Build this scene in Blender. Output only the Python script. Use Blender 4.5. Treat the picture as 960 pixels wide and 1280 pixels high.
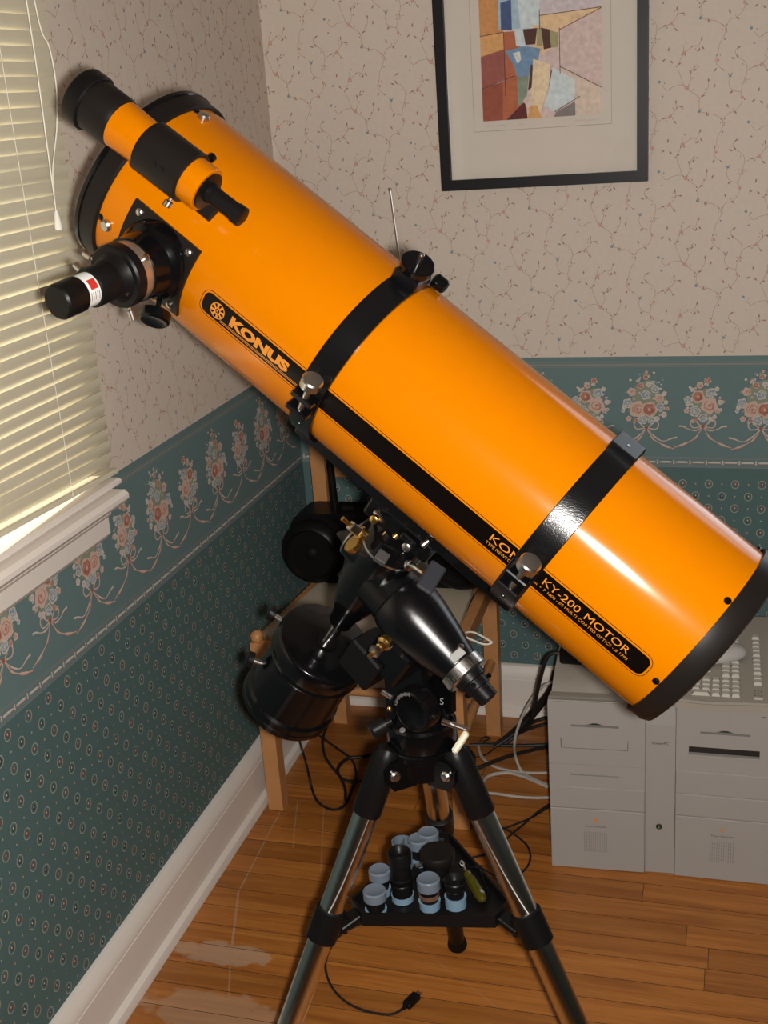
import bpy, bmesh, math, random
import numpy as np
from mathutils import Vector, Matrix
random.seed(7)
V = lambda *a: np.array(a if len(a) > 1 else a[0], float)
nrm = lambda v: np.asarray(v, float) / np.linalg.norm(v)
scene = bpy.context.scene
for o in list(bpy.data.objects): bpy.data.objects.remove(o)
COL = scene.collection

# ------------------------------------------------------------------ camera
FOC = 1484.8; YAW, PITCH, ROLL = .3006, .3347, -.0729
CAM = V(1.0411, -2.6958, 1.5193)
_cy, _sy, _cp, _sp = math.cos(YAW), math.sin(YAW), math.cos(PITCH), math.sin(PITCH)
FW = V(-_sy*_cp, _cy*_cp, -_sp); _r = V(_cy, _sy, 0); _u = np.cross(_r, FW)
_c, _s = math.cos(ROLL), math.sin(ROLL)
RT = _c*_r + _s*_u; UP = -_s*_r + _c*_u
cd = bpy.data.cameras.new('camera'); cam = bpy.data.objects.new('camera', cd); COL.objects.link(cam)
cd.sensor_fit = 'VERTICAL'; cd.sensor_height = 32; cd.sensor_width = 24; cd.lens = FOC/1280*32; cd.clip_start = .01
cam.matrix_world = Matrix(((RT[0], UP[0], -FW[0], CAM[0]), (RT[1], UP[1], -FW[1], CAM[1]), (RT[2], UP[2], -FW[2], CAM[2]), (0, 0, 0, 1)))
scene.camera = cam
def ray(x, y): return FW + RT*(x-480)/FOC - UP*(y-640)/FOC
def at(x, y, d): return CAM + ray(x, y)*d
def plane(x, y, axis, val):
    r = ray(x, y); return CAM + r*((val-CAM[axis])/r[axis])
def onfl(x, y, z=0.0): return plane(x, y, 2, z)

# ------------------------------------------------------------------ world, lights, exposure
w = bpy.data.worlds.new('daylight'); scene.world = w; w.use_nodes = True
bg = w.node_tree.nodes['Background']; bg.inputs[0].default_value = (.86, .93, 1, 1); bg.inputs[1].default_value = 3.6
sd = bpy.data.lights.new('sun_offscreen', 'SUN'); sd.energy = 9; sd.angle = .01; sd.color = (1, .90, .72)
so = bpy.data.objects.new('sun_offscreen', sd); COL.objects.link(so)
so.rotation_euler = Vector((.75, .22, -.40)).to_track_quat('-Z', 'Y').to_euler()
# the camera's own flash, to the right of the lens and a little below it (portrait grip)
fd = bpy.data.lights.new('camera_flash_offscreen', 'SPOT'); fd.energy = 140; fd.shadow_soft_size = .016; fd.color = (1, .95, .89); fd.spot_size = math.radians(96); fd.spot_blend = .75
fo = bpy.data.objects.new('camera_flash_offscreen', fd); COL.objects.link(fo)
_M = cam.matrix_world.copy(); _M.translation = Vector(CAM + RT*.036 - UP*.012); fo.matrix_world = _M
vs = scene.view_settings; vs.view_transform = 'Standard'; vs.look = 'None'; vs.gamma = 1; vs.exposure = 0.0; vs.use_curve_mapping = False

# ------------------------------------------------------------------ materials
def s2l(r, g, b):
    f = lambda c: (c/255/12.92) if c/255 <= .04045 else ((c/255+.055)/1.055)**2.4
    return (f(r), f(g), f(b))
MATS = {}
def mat(name, col, rough=.5, metal=0, spec=.5, var=.06, vscale=30, bump=0, bscale=400, coat=0, trans=0, alpha=1, ior=1.45, emit=None):
    if name in MATS: return MATS[name]
    m = bpy.data.materials.new(name); m.use_nodes = True; nt = m.node_tree; N, L = nt.nodes, nt.links
    b = N['Principled BSDF']
    b.inputs['Roughness'].default_value = rough; b.inputs['Metallic'].default_value = metal
    b.inputs['Specular IOR Level'].default_value = spec; b.inputs['IOR'].default_value = ior
    b.inputs['Coat Weight'].default_value = coat; b.inputs['Coat Roughness'].default_value = .12
    b.inputs['Transmission Weight'].default_value = trans; b.inputs['Alpha'].default_value = alpha
    g = N.new('ShaderNodeNewGeometry')
    n = N.new('ShaderNodeTexNoise'); n.inputs['Scale'].default_value = vscale; n.inputs['Detail'].default_value = 4
    L.new(g.outputs['Position'], n.inputs['Vector'])
    mr = N.new('ShaderNodeMapRange'); mr.inputs[3].default_value = 1-var; mr.inputs[4].default_value = 1+var
    L.new(n.outputs['Fac'], mr.inputs[0])
    mx = N.new('ShaderNodeVectorMath'); mx.operation = 'SCALE'; mx.inputs[0].default_value = col
    L.new(mr.outputs[0], mx.inputs['Scale']); L.new(mx.outputs[0], b.inputs['Base Color'])
    if emit: b.inputs['Emission Color'].default_value = (*col, 1); b.inputs['Emission Strength'].default_value = emit
    if bump:
        n2 = N.new('ShaderNodeTexNoise'); n2.inputs['Scale'].default_value = bscale; n2.inputs['Detail'].default_value = 2
        L.new(g.outputs['Position'], n2.inputs['Vector'])
        bp = N.new('ShaderNodeBump'); bp.inputs['Strength'].default_value = bump; bp.inputs['Distance'].default_value = .0006
        L.new(n2.outputs['Fac'], bp.inputs['Height']); L.new(bp.outputs[0], b.inputs['Normal'])
    MATS[name] = m; return m
ORANGE = mat('orange_enamel', (.53, .150, .0), .15, spec=.2, var=.01, bump=.012, bscale=1500)
BLACK = mat('black_enamel', (.003, .003, .0035), .15, spec=.4, var=.1)
HAMMER = mat('black_hammered', (.004, .004, .0045), .2, spec=.5, bump=.35, bscale=800)
BLKPLAS = mat('black_plastic', (.006, .0055, .0055), .38, spec=.2)
BLKSATIN = mat('black_satin', (.010, .008, .007), .42, spec=.2)
RUBBER = mat('black_rubber', (.006, .006, .006), .6, spec=.15)
CHROME = mat('polished_steel', (.82, .80, .77), .26, 1, var=.03)
_nt = CHROME.node_tree; _b = _nt.nodes['Principled BSDF']; _b.inputs['Anisotropic'].default_value = .9
_tg = _nt.nodes.new('ShaderNodeTangent'); _tg.direction_type = 'RADIAL'; _tg.axis = 'Z'; _nt.links.new(_tg.outputs[0], _b.inputs['Tangent'])
STEEL = mat('brushed_steel', (.6, .58, .55), .28, 1, var=.05)
BRASS = mat('brass', (.75, .5, .17), .25, 1, var=.05)
SILVERTXT = mat('silver_print', (.13, .125, .12), .6)
IVORY = mat('ivory_plastic', (.62, .55, .42), .4)
DECAL = mat('black_vinyl_stripe', (.004, .0025, .002), .18, spec=.18)
LETTER = mat('orange_print', (.56, .20, .02), .35)
LABELW = mat('white_label', (.72, .72, .70), .45)
LABELR = mat('red_label', (.5, .03, .02), .45)
CREAMSAT = mat('champagne_aluminium', (.55, .42, .3), .35, .8)
PAINTW = mat('white_trim_paint', (.74, .68, .62), .42, var=.03, bump=.12, bscale=60)
WOODC = mat('chair_oak', (.46, .22, .085), .4, var=.2, vscale=40, spec=.4)
SEATF = mat('seat_fabric', (.42, .36, .28), .85, var=.25, vscale=260, bump=.4, bscale=900)
MAC = mat('beige_plastic', (.345, .325, .305), .6, var=.025, bump=.08, bscale=900, spec=.35)
MACD = mat('beige_plastic_top', (.345, .312, .268), .6, var=.03, bump=.1, bscale=900, spec=.35)
MACG = mat('hole_shade_grey', (.10, .095, .09), .6)
MACK = mat('dark_slot', (.02, .016, .014), .5)
KEYM = mat('key_plastic', (.46, .43, .38), .5, var=.03)
PRINTD = mat('dark_print', (.06, .055, .05), .6)
SLATM = mat('cream_slat', (.62, .57, .43), .38, spec=.4, var=.02)
CORDM = mat('white_cord', (.80, .77, .68), .7)
CABW = mat('grey_cable', (.42, .39, .35), .5)
CABB = mat('black_cable', (.012, .011, .011), .45)
BLUEP = mat('blue_plastic', (.17, .27, .36), .25, var=.05, spec=.5)
LIDP = mat('frosted_lid', (.15, .185, .23), .3, var=.08, trans=.15, spec=.5)
COPPER = mat('copper_rim', (.6, .3, .2), .3, .8)
YELLOWG = mat('yellow_handle', (.075, .066, .005), .1, var=.1, trans=.3, spec=.6)
CEILM = mat('ceiling_paint', (.75, .72, .66), .9)
FRAMEM = mat('dark_frame', (.008, .007, .010), .4, spec=.25)
MATB = mat('cream_mat_board', (.68, .61, .54), .85, var=.02)

def wallpaper():
    m = bpy.data.materials.new('wallpaper'); m.use_nodes = True; nt = m.node_tree; N, L = nt.nodes, nt.links
    b = N['Principled BSDF']; b.inputs['Roughness'].default_value = .62; b.inputs['Specular IOR Level'].default_value = .3
    g = N.new('ShaderNodeNewGeometry'); sx = N.new('ShaderNodeSeparateXYZ'); L.new(g.outputs['Position'], sx.inputs[0])
    n = N.new('ShaderNodeTexNoise'); n.inputs['Scale'].default_value = 90; n.inputs['Detail'].default_value = 5; L.new(g.outputs['Position'], n.inputs['Vector'])
    def step(z):
        k = N.new('ShaderNodeMath'); k.operation = 'GREATER_THAN'; k.inputs[1].default_value = z; L.new(sx.outputs['Z'], k.inputs[0]); return k.outputs[0]
    def mix(f, a, c):
        k = N.new('ShaderNodeMix'); k.data_type = 'RGBA'; L.new(f, k.inputs[0])
        for i, v in ((6, a), (7, c)):
            if isinstance(v, tuple): k.inputs[i].default_value = (*v, 1)
            else: L.new(v, k.inputs[i])
        return k.outputs[2]
    low = mix(step(.668), (.080, .142, .142), (.125, .195, .198))
    allc = mix(step(.929), low, (.63, .545, .465))
    mr = N.new('ShaderNodeMapRange'); mr.inputs[3].default_value = .94; mr.inputs[4].default_value = 1.06; L.new(n.outputs['Fac'], mr.inputs[0])
    sc = N.new('ShaderNodeVectorMath'); sc.operation = 'SCALE'; L.new(allc, sc.inputs[0]); L.new(mr.outputs[0], sc.inputs['Scale'])
    L.new(sc.outputs[0], b.inputs['Base Color'])
    bp = N.new('ShaderNodeBump'); bp.inputs['Strength'].default_value = .08; bp.inputs['Distance'].default_value = .0005
    L.new(n.outputs['Fac'], bp.inputs['Height']); L.new(bp.outputs[0], b.inputs['Normal'])
    return m
WALLP = wallpaper()

def floorwood():
    m = bpy.data.materials.new('oak_floor'); m.use_nodes = True; nt = m.node_tree; N, L = nt.nodes, nt.links
    b = N['Principled BSDF']; b.inputs['Roughness'].default_value = .34; b.inputs['Specular IOR Level'].default_value = .45
    g = N.new('ShaderNodeNewGeometry'); oi = N.new('ShaderNodeObjectInfo')
    off = N.new('ShaderNodeVectorMath'); off.operation = 'SCALE'; off.inputs[0].default_value = (37, 11, 5); L.new(oi.outputs['Random'], off.inputs['Scale'])
    ad = N.new('ShaderNodeVectorMath'); L.new(g.outputs['Position'], ad.inputs[0]); L.new(off.outputs[0], ad.inputs[1])
    mp = N.new('ShaderNodeMapping'); mp.inputs['Scale'].default_value = (2.4, 46, 20); L.new(ad.outputs[0], mp.inputs[0])
    n = N.new('ShaderNodeTexNoise'); n.inputs['Scale'].default_value = 1; n.inputs['Detail'].default_value = 6; n.inputs['Distortion'].default_value = .8; L.new(mp.outputs[0], n.inputs['Vector'])
    mp2 = N.new('ShaderNodeMapping'); mp2.inputs['Scale'].default_value = (9, 420, 50); L.new(ad.outputs[0], mp2.inputs[0])
    n2 = N.new('ShaderNodeTexNoise'); n2.inputs['Detail'].default_value = 3; n2.inputs['Scale'].default_value = 1; L.new(mp2.outputs[0], n2.inputs['Vector'])
    cr = N.new('ShaderNodeValToRGB'); e = cr.color_ramp.elements
    e[0].position = .25; e[0].color = (.27, .083, .014, 1); e[1].position = .78; e[1].color = (.50, .20, .043, 1)
    k = e.new(.5); k.color = (.39, .138, .026, 1)
    L.new(n.outputs['Fac'], cr.inputs[0])
    tone = N.new('ShaderNodeMapRange'); tone.inputs[3].default_value = .84; tone.inputs[4].default_value = 1.12; L.new(oi.outputs['Random'], tone.inputs[0])
    fine = N.new('ShaderNodeMapRange'); fine.inputs[1].default_value = .3; fine.inputs[2].default_value = .6; fine.inputs[3].default_value = .78; fine.inputs[4].default_value = 1.05; L.new(n2.outputs['Fac'], fine.inputs[0])
    t2 = N.new('ShaderNodeMath'); t2.operation = 'MULTIPLY'; L.new(tone.outputs[0], t2.inputs[0]); L.new(fine.outputs[0], t2.inputs[1])
    sc = N.new('ShaderNodeVectorMath'); sc.operation = 'SCALE'; L.new(cr.outputs[0], sc.inputs[0]); L.new(t2.outputs[0], sc.inputs['Scale'])
    # worn varnish near the left baseboard and two pale drag scratches
    wn = N.new('ShaderNodeTexNoise'); wn.inputs['Scale'].default_value = 22; wn.inputs['Detail'].default_value = 5; L.new(g.outputs['Position'], wn.inputs['Vector'])
    sx = N.new('ShaderNodeSeparateXYZ'); L.new(g.outputs['Position'], sx.inputs[0])
    def M(op, a, c):
        q = N.new('ShaderNodeMath'); q.operation = op
        for i, v in ((0, a), (1, c)):
            if isinstance(v, (int, float)): q.inputs[i].default_value = v
            else: L.new(v, q.inputs[i])
        return q.outputs[0]
    def patch(cx, cy, rx, ry, amp=1.):
        dx = M('DIVIDE', M('SUBTRACT', sx.outputs[0], cx), rx); dy = M('DIVIDE', M('SUBTRACT', sx.outputs[1], cy), ry)
        d2 = M('ADD', M('MULTIPLY', dx, dx), M('MULTIPLY', dy, dy))
        v = M('SUBTRACT', 1.25, M('ADD', d2, M('MULTIPLY', M('SUBTRACT', wn.outputs['Fac'], .5), 3.4)))
        q = N.new('ShaderNodeMapRange'); q.inputs[1].default_value = .15; q.inputs[2].default_value = .45; q.inputs[4].default_value = amp; L.new(v, q.inputs[0]); return q.outputs[0]
    pm = M('MAXIMUM', patch(.13, -1.015, .105, .03, .55), patch(.17, -1.16, .13, .05, .36))
    pm = M('MAXIMUM', pm, patch(.40, -.62, .25, .2, .0))
    def seg(x0, y0, x1, y1, wd, amp):
        L_ = math.hypot(x1-x0, y1-y0); ux, uy = (x1-x0)/L_, (y1-y0)/L_
        dx = M('SUBTRACT', sx.outputs[0], x0); dy = M('SUBTRACT', sx.outputs[1], y0)
        t = M('ADD', M('MULTIPLY', dx, ux), M('MULTIPLY', dy, uy)); d = M('ABSOLUTE', M('SUBTRACT', M('MULTIPLY', dx, uy), M('MULTIPLY', dy, ux)), 0)
        inside = M('MULTIPLY', M('GREATER_THAN', t, 0), M('LESS_THAN', t, L_))
        return M('MULTIPLY', M('MULTIPLY', inside, M('LESS_THAN', M('ADD', d, M('MULTIPLY', wn.outputs['Fac'], .002)), wd+.001)), amp)
    for (a, c, wd, amp) in (((350, 1015), (298, 1115), .0016, .4), ((298, 1115), (288, 1200), .0024, .4), ((288, 1200), (285, 1265), .0018, .3),
                            ((372, 1000), (366, 1060), .0016, .3), ((405, 1005), (401, 1092), .0014, .28), ((500, 1165), (625, 1262), .0013, .16), ((470, 935), (340, 1030), .0013, .2)):
        A, B = onfl(*a), onfl(*c); pm = M('MAXIMUM', pm, seg(A[0], A[1], B[0], B[1], wd, amp))
    mx = N.new('ShaderNodeMix'); mx.data_type = 'RGBA'; L.new(pm, mx.inputs[0]); L.new(sc.outputs[0], mx.inputs[6]); mx.inputs[7].default_value = (.46, .34, .24, 1)
    L.new(mx.outputs[2], b.inputs['Base Color'])
    rr = N.new('ShaderNodeMapRange'); rr.inputs[3].default_value = .3; rr.inputs[4].default_value = .8; L.new(pm, rr.inputs[0]); L.new(rr.outputs[0], b.inputs['Roughness'])
    bp = N.new('ShaderNodeBump'); bp.inputs['Strength'].default_value = .12; bp.inputs['Distance'].default_value = .0005
    L.new(n2.outputs['Fac'], bp.inputs['Height']); L.new(bp.outputs[0], b.inputs['Normal'])
    return m
FLOORM = floorwood()
def glassmat(name, tint=(1, 1, 1), gl=.06):
    m = bpy.data.materials.new(name); m.use_nodes = True; nt = m.node_tree; N, L = nt.nodes, nt.links
    N.remove(N['Principled BSDF']); out = N['Material Output']
    t = N.new('ShaderNodeBsdfTransparent'); t.inputs[0].default_value = (*tint, 1)
    gs = N.new('ShaderNodeBsdfGlossy'); gs.inputs['Roughness'].default_value = .02
    f = N.new('ShaderNodeFresnel'); f.inputs[0].default_value = 1.45
    mx = N.new('ShaderNodeMixShader'); L.new(f.outputs[0], mx.inputs[0]); L.new(t.outputs[0], mx.inputs[1]); L.new(gs.outputs[0], mx.inputs[2]); L.new(mx.outputs[0], out.inputs[0])
    return m
GLASS = glassmat('clear_glass')

# ------------------------------------------------------------------ mesh helpers
def frame_of(ax, ref=None):
    ax = nrm(ax); ref = V(0, 0, 1) if ref is None else V(ref)
    if abs(ax @ nrm(ref)) > .98: ref = V(1, 0, 0)
    u = nrm(np.cross(ref, ax)); return u, np.cross(ax, u), ax
class G:
    def __init__(s): s.v = []; s.f = []; s.m = []
    def add(s, vs_, fs, mi=0):
        k = len(s.v); s.v += [tuple(map(float, p)) for p in vs_]; s.f += [tuple(i+k for i in f) for f in fs]; s.m += [mi]*len(fs); return s
    def lathe(s, o, ax, prof, n=32, mi=0, cap=True):
        o = V(o); u, v, a = frame_of(ax); P = []; F = []
        for t, r in prof:
            for i in range(n):
                c = 2*math.pi*i/n; P.append(o + a*t + max(r, 1e-5)*(math.cos(c)*u + math.sin(c)*v))
        for j in range(len(prof)-1):
            for i in range(n):
                k = (i+1) % n; F.append((j*n+i, j*n+k, (j+1)*n+k, (j+1)*n+i))
        if cap: F.append(tuple(range(n))[::-1]); F.append(tuple((len(prof)-1)*n+i for i in range(n)))
        return s.add(P, F, mi)
    def cyl(s, p0, p1, r0, r1=None, n=20, mi=0, bev=0):
        p0, p1 = V(p0), V(p1); L = np.linalg.norm(p1-p0); r1 = r0 if r1 is None else r1
        pr = [(0, r0), (L, r1)] if not bev else [(0, r0-bev), (bev, r0), (L-bev, r1), (L, r1-bev)]
        return s.lathe(p0, p1-p0, pr, n, mi)
    def ring(s, o, ax, r0, r1, t0, t1, n=64, mi=0, bev=0):   # hollow ring: closed profile
        o = V(o); u, v, a = frame_of(ax)
        pr = [(t0, r0), (t0, r1-bev), (t0+bev, r1), (t1-bev, r1), (t1, r1-bev), (t1, r0)] if bev else [(t0, r0), (t0, r1), (t1, r1), (t1, r0)]
        P = [o + a*t + r*(math.cos(2*math.pi*i/n)*u + math.sin(2*math.pi*i/n)*v) for t, r in pr for i in range(n)]; k = len(pr)
        F = [(j*n+i, j*n+(i+1) % n, ((j+1) % k)*n+(i+1) % n, ((j+1) % k)*n+i) for j in range(k) for i in range(n)]
        return s.add(P, F, mi)
    def box(s, c, hx, hy, hz, ux=(1, 0, 0), uy=(0, 1, 0), uz=(0, 0, 1), bev=0, mi=0):
        c, ux, uy, uz = V(c), V(ux), V(uy), V(uz)
        if bev <= 0:
            P = [c + ux*hx*a + uy*hy*b + uz*hz*d for a in (-1, 1) for b in (-1, 1) for d in (-1, 1)]
            return s.add(P, [(0, 1, 3, 2), (4, 6, 7, 5), (0, 4, 5, 1), (2, 3, 7, 6), (0, 2, 6, 4), (1, 5, 7, 3)], mi)
        P = []; idx = {}; S = (-1, 1); H = (hx, hy, hz); bev = min(bev, min(H)*.98)
        for a in S:
            for b in S:
                for d in S:
                    for k in range(3):
                        e = [H[0]-bev, H[1]-bev, H[2]-bev]; e[k] = H[k]
                        idx[(a, b, d, k)] = len(P); P.append(c + ux*a*e[0] + uy*b*e[1] + uz*d*e[2])
        F = []
        for a in S:
            F.append([idx[(a, -1, -1, 0)], idx[(a, 1, -1, 0)], idx[(a, 1, 1, 0)], idx[(a, -1, 1, 0)]])
            F.append([idx[(-1, a, -1, 1)], idx[(1, a, -1, 1)], idx[(1, a, 1, 1)], idx[(-1, a, 1, 1)]])
            F.append([idx[(-1, -1, a, 2)], idx[(1, -1, a, 2)], idx[(1, 1, a, 2)], idx[(-1, 1, a, 2)]])
            for b in S:
                F.append([idx[(a, b, -1, 0)], idx[(a, b, 1, 0)], idx[(a, b, 1, 1)], idx[(a, b, -1, 1)]])
                F.append([idx[(a, -1, b, 0)], idx[(a, 1, b, 0)], idx[(a, 1, b, 2)], idx[(a, -1, b, 2)]])
                F.append([idx[(-1, a, b, 1)], idx[(1, a, b, 1)], idx[(1, a, b, 2)], idx[(-1, a, b, 2)]])
                for d in S: F.append([idx[(a, b, d, 0)], idx[(a, b, d, 1)], idx[(a, b, d, 2)]])
        return s.add(P, F, mi)
    def prism(s, pts, o, ux, uy, uz, h0, h1, mi=0):
        o, ux, uy, uz = V(o), V(ux), V(uy), V(uz); n = len(pts)
        P = [o + ux*x + uy*y + uz*h for h in (h0, h1) for x, y in pts]
        return s.add(P, [tuple(range(n))[::-1], tuple(range(n, 2*n))] + [(i, (i+1) % n, n+(i+1) % n, n+i) for i in range(n)], mi)
    def flat(s, pts, o, ux, uy, mi=0):
        o, ux, uy = V(o), V(ux), V(uy)
        return s.add([o + ux*x + uy*y for x, y in pts], [tuple(range(len(pts)))], mi)
    def tube(s, path, r, n=8, mi=0, sm=6, closed=False):
        P0 = [V(p) for p in path]
        if sm > 1 and len(P0) > 2:
            Q = []; m = len(P0)
            for i in range(m-1):
                a, b, c, d = P0[max(i-1, 0)], P0[i], P0[i+1], P0[min(i+2, m-1)]
                for k in range(sm):
                    t = k/sm; Q.append(.5*((2*b) + (c-a)*t + (2*a-5*b+4*c-d)*t*t + (3*b-a-3*c+d)*t**3))
            Q.append(P0[-1])
        else: Q = P0
        T = [nrm(Q[min(i+1, len(Q)-1)] - Q[max(i-1, 0)]) for i in range(len(Q))]
        u = frame_of(T[0])[0]; R = []
        for i, p in enumerate(Q):
            u = nrm(u - (u@T[i])*T[i]); v = np.cross(T[i], u); rr = r[i] if isinstance(r, (list, tuple)) else r
            R += [p + rr*(math.cos(2*math.pi*k/n)*u + math.sin(2*math.pi*k/n)*v) for k in range(n)]
        F = [(j*n+i, j*n+(i+1) % n, (j+1)*n+(i+1) % n, (j+1)*n+i) for j in range(len(Q)-1) for i in range(n)]
        F += [tuple(range(n))[::-1], tuple((len(Q)-1)*n+i for i in range(n))]
        return s.add(R, F, mi)
    def sphere(s, c, r, n=12, mi=0, sc=(1, 1, 1)):
        c = V(c); m = n//2
        return s.lathe(c - V(0, 0, r), (0, 0, 1), [(r - r*math.cos(math.pi*j/m), r*math.sin(math.pi*j/m)) for j in range(m+1)], n, mi)
def mesh_of(g, mats, name, off, smooth=35, fix=True):
    me = bpy.data.meshes.new(name)
    me.from_pydata([tuple(V(p)-off) for p in g.v], [], g.f)
    mats = mats if isinstance(mats, (list, tuple)) else [mats]
    for m in mats: me.materials.append(m)
    if len(mats) > 1: me.polygons.foreach_set('material_index', g.m)
    if fix:
        bm = bmesh.new(); bm.from_mesh(me); bmesh.ops.remove_doubles(bm, verts=bm.verts, dist=2e-6); bmesh.ops.recalc_face_normals(bm, faces=bm.faces); bm.to_mesh(me); bm.free()
    if smooth:
        me.polygons.foreach_set('use_smooth', [True]*len(me.polygons)); me.set_sharp_from_angle(angle=math.radians(smooth))
    me.update(); return me
ROOT = {}
def tag(o, label=None, cat=None, group=None, kind=None):
    if label: o['label'] = label
    if cat: o['category'] = cat
    if group: o['group'] = group
    if kind: o['kind'] = kind
    return o
def thing(name, label, cat, loc, group=None, kind=None):
    o = bpy.data.objects.new(name, None); COL.objects.link(o); o.location = tuple(loc); o.empty_display_size = .05
    ROOT[o.name] = V(loc); return tag(o, label, cat, group, kind)
def part(name, g, mats, parent, label=None, smooth=35, kind=None, fix=True):
    off = ROOT[parent.name]; me = mesh_of(g, mats, name, off, smooth, fix)
    o = bpy.data.objects.new(name, me); COL.objects.link(o); o.parent = parent; ROOT[o.name] = off
    return tag(o, label, kind=kind)
def solo(name, g, mats, label=None, cat=None, loc=(0, 0, 0), group=None, kind=None, smooth=35, fix=True):
    me = mesh_of(g, mats, name, V(loc), smooth, fix); o = bpy.data.objects.new(name, me); COL.objects.link(o); o.location = tuple(loc)
    ROOT[o.name] = V(loc); return tag(o, label, cat, group, kind)
def struct(name, g, mats, smooth=0, fix=True): return solo(name, g, mats, kind='structure', smooth=smooth, fix=fix)
def copy_tree(o, parent=None, loc=None):
    c = o.copy(); COL.objects.link(c); c.parent = parent
    if loc is not None: c.location = tuple(loc)
    for ch in [x for x in bpy.data.objects if x.parent == o]: copy_tree(ch, c)
    return c
def text_mesh(body, bold=0., spacing=1.):
    cu = bpy.data.curves.new('t', 'FONT'); cu.body = body; cu.size = 1; cu.offset = bold; cu.resolution_u = 3; cu.space_character = spacing
    ob = bpy.data.objects.new('t', cu); COL.objects.link(ob); bpy.context.view_layer.update()
    dg = bpy.context.evaluated_depsgraph_get(); me = ob.evaluated_get(dg).to_mesh()
    vv = [tuple(v.co)[:2] for v in me.vertices]; ff = [tuple(p.vertices) for p in me.polygons]
    ob.evaluated_get(dg).to_mesh_clear(); bpy.data.objects.remove(ob); bpy.data.curves.remove(cu)
    a = np.array(vv); a -= a.min(0); return a, ff, a.max(0)
def text_on(g, body, o, ux, uy, width, height, bold=0., mi=0):
    a, ff, mxx = text_mesh(body, bold); o, ux, uy = V(o), V(ux), V(uy)
    return g.add([o + ux*(x/mxx[0]*width) + uy*(y/mxx[1]*height) for x, y in a], ff, mi)
X, Y, Z = V(1, 0, 0), V(0, 1, 0), V(0, 0, 1)

# ------------------------------------------------------------------ room shell
RX, RY, RZ = 2.5, -3.7, 2.45
WY0, WY1, WZ0, WZ1 = -1.90, -1.02, .945, 2.05          # window in the left wall
g = G()
def slab(g, x0, x1, y0, y1, z0, z1, mi=0, bev=0): return g.box(((x0+x1)/2, (y0+y1)/2, (z0+z1)/2), (x1-x0)/2, (y1-y0)/2, (z1-z0)/2, bev=bev, mi=mi)
slab(g, -.12, 0, RY, WY0, 0, RZ); slab(g, -.12, 0, WY1, .12, 0, RZ); slab(g, -.12, 0, WY0, WY1, 0, WZ0); slab(g, -.12, 0, WY0, WY1, WZ1, RZ)
wall_left = struct('wall_left', g, WALLP, fix=False)
VX0, VX1, VZ0, VZ1 = 1.34, 2.16, 1.0, 2.08             # second window, back wall right of the picture (outside the frame, mirrored in the tube)
g = G(); slab(g, 0, VX0, 0, .12, 0, RZ); slab(g, VX1, RX, 0, .12, 0, RZ); slab(g, VX0, VX1, 0, .12, 0, VZ0); slab(g, VX0, VX1, 0, .12, VZ1, RZ)
wall_back = struct('wall_back', g, WALLP, fix=False)
struct('wall_right', slab(G(), RX, RX+.12, RY, .12, 0, RZ), WALLP)
struct('wall_front', slab(G(), -.12, RX+.12, RY-.12, RY, 0, RZ), WALLP)
struct('ceiling', slab(G(), -.12, RX+.12, RY-.12, .12, RZ, RZ+.1), CEILM)
# floor: strip oak boards across the room
floor = struct('floor', slab(G(), -.12, RX+.12, RY-.12, .12, -.06, -.018), FLOORM)
ROWH = .0567; rows = []
y = -.938 + ROWH*17
pm = {}
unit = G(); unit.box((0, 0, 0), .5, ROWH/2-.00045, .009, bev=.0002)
pme = mesh_of(unit, [FLOORM, mat('joint_brown', (.05, .018, .006), .9)], 'plank', V(0, 0, 0), 0)  # plank sides a darker brown than the tops, drawing the joints as lines
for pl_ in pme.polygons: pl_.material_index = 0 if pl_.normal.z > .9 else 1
rest = G()
while y > RY:
    yc = y - ROWH/2; xs = [0.0]; x = random.uniform(.3, 1.9)
    if abs(yc - (-.9096)) < .02: xs, x = [0.0], 1.02
    while x < RX-.1: xs.append(x); x += random.uniform(.8, 1.9)
    xs.append(RX)
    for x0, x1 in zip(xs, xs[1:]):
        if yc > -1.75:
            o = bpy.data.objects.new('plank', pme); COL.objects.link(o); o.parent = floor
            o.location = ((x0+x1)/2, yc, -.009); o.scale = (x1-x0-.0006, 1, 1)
        else: rest.box(((x0+x1)/2, yc, -.009), (x1-x0)/2-.0003, ROWH/2-.0004, .009)
    y -= ROWH
part('plank_field', rest, FLOORM, floor, kind='stuff', smooth=0, fix=False)

def baseboard(name, L, o, u, nin):
    prof = [(0, 0), (.034, 0), (.034, .006), (.030, .017), (.0225, .021), (.0195, .022), (.0195, .100), (.0175, .1015), (.0175, .104), (.0215, .106), (.0215, .116), (.017, .124), (.0145, .129), (.0105, .135), (.004, .1377), (0, .1377)]
    g = G(); g.prism([(a, b) for a, b in prof], o, nin, Z, u, 0, L); return struct(name, g, PAINTW, smooth=30)
baseboard('baseboard_left', 3.66, V(0, RY+.02, 0), Y, X)
baseboard('baseboard_back', RX-.001, V(0, 0, 0), X, -Y)

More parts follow.
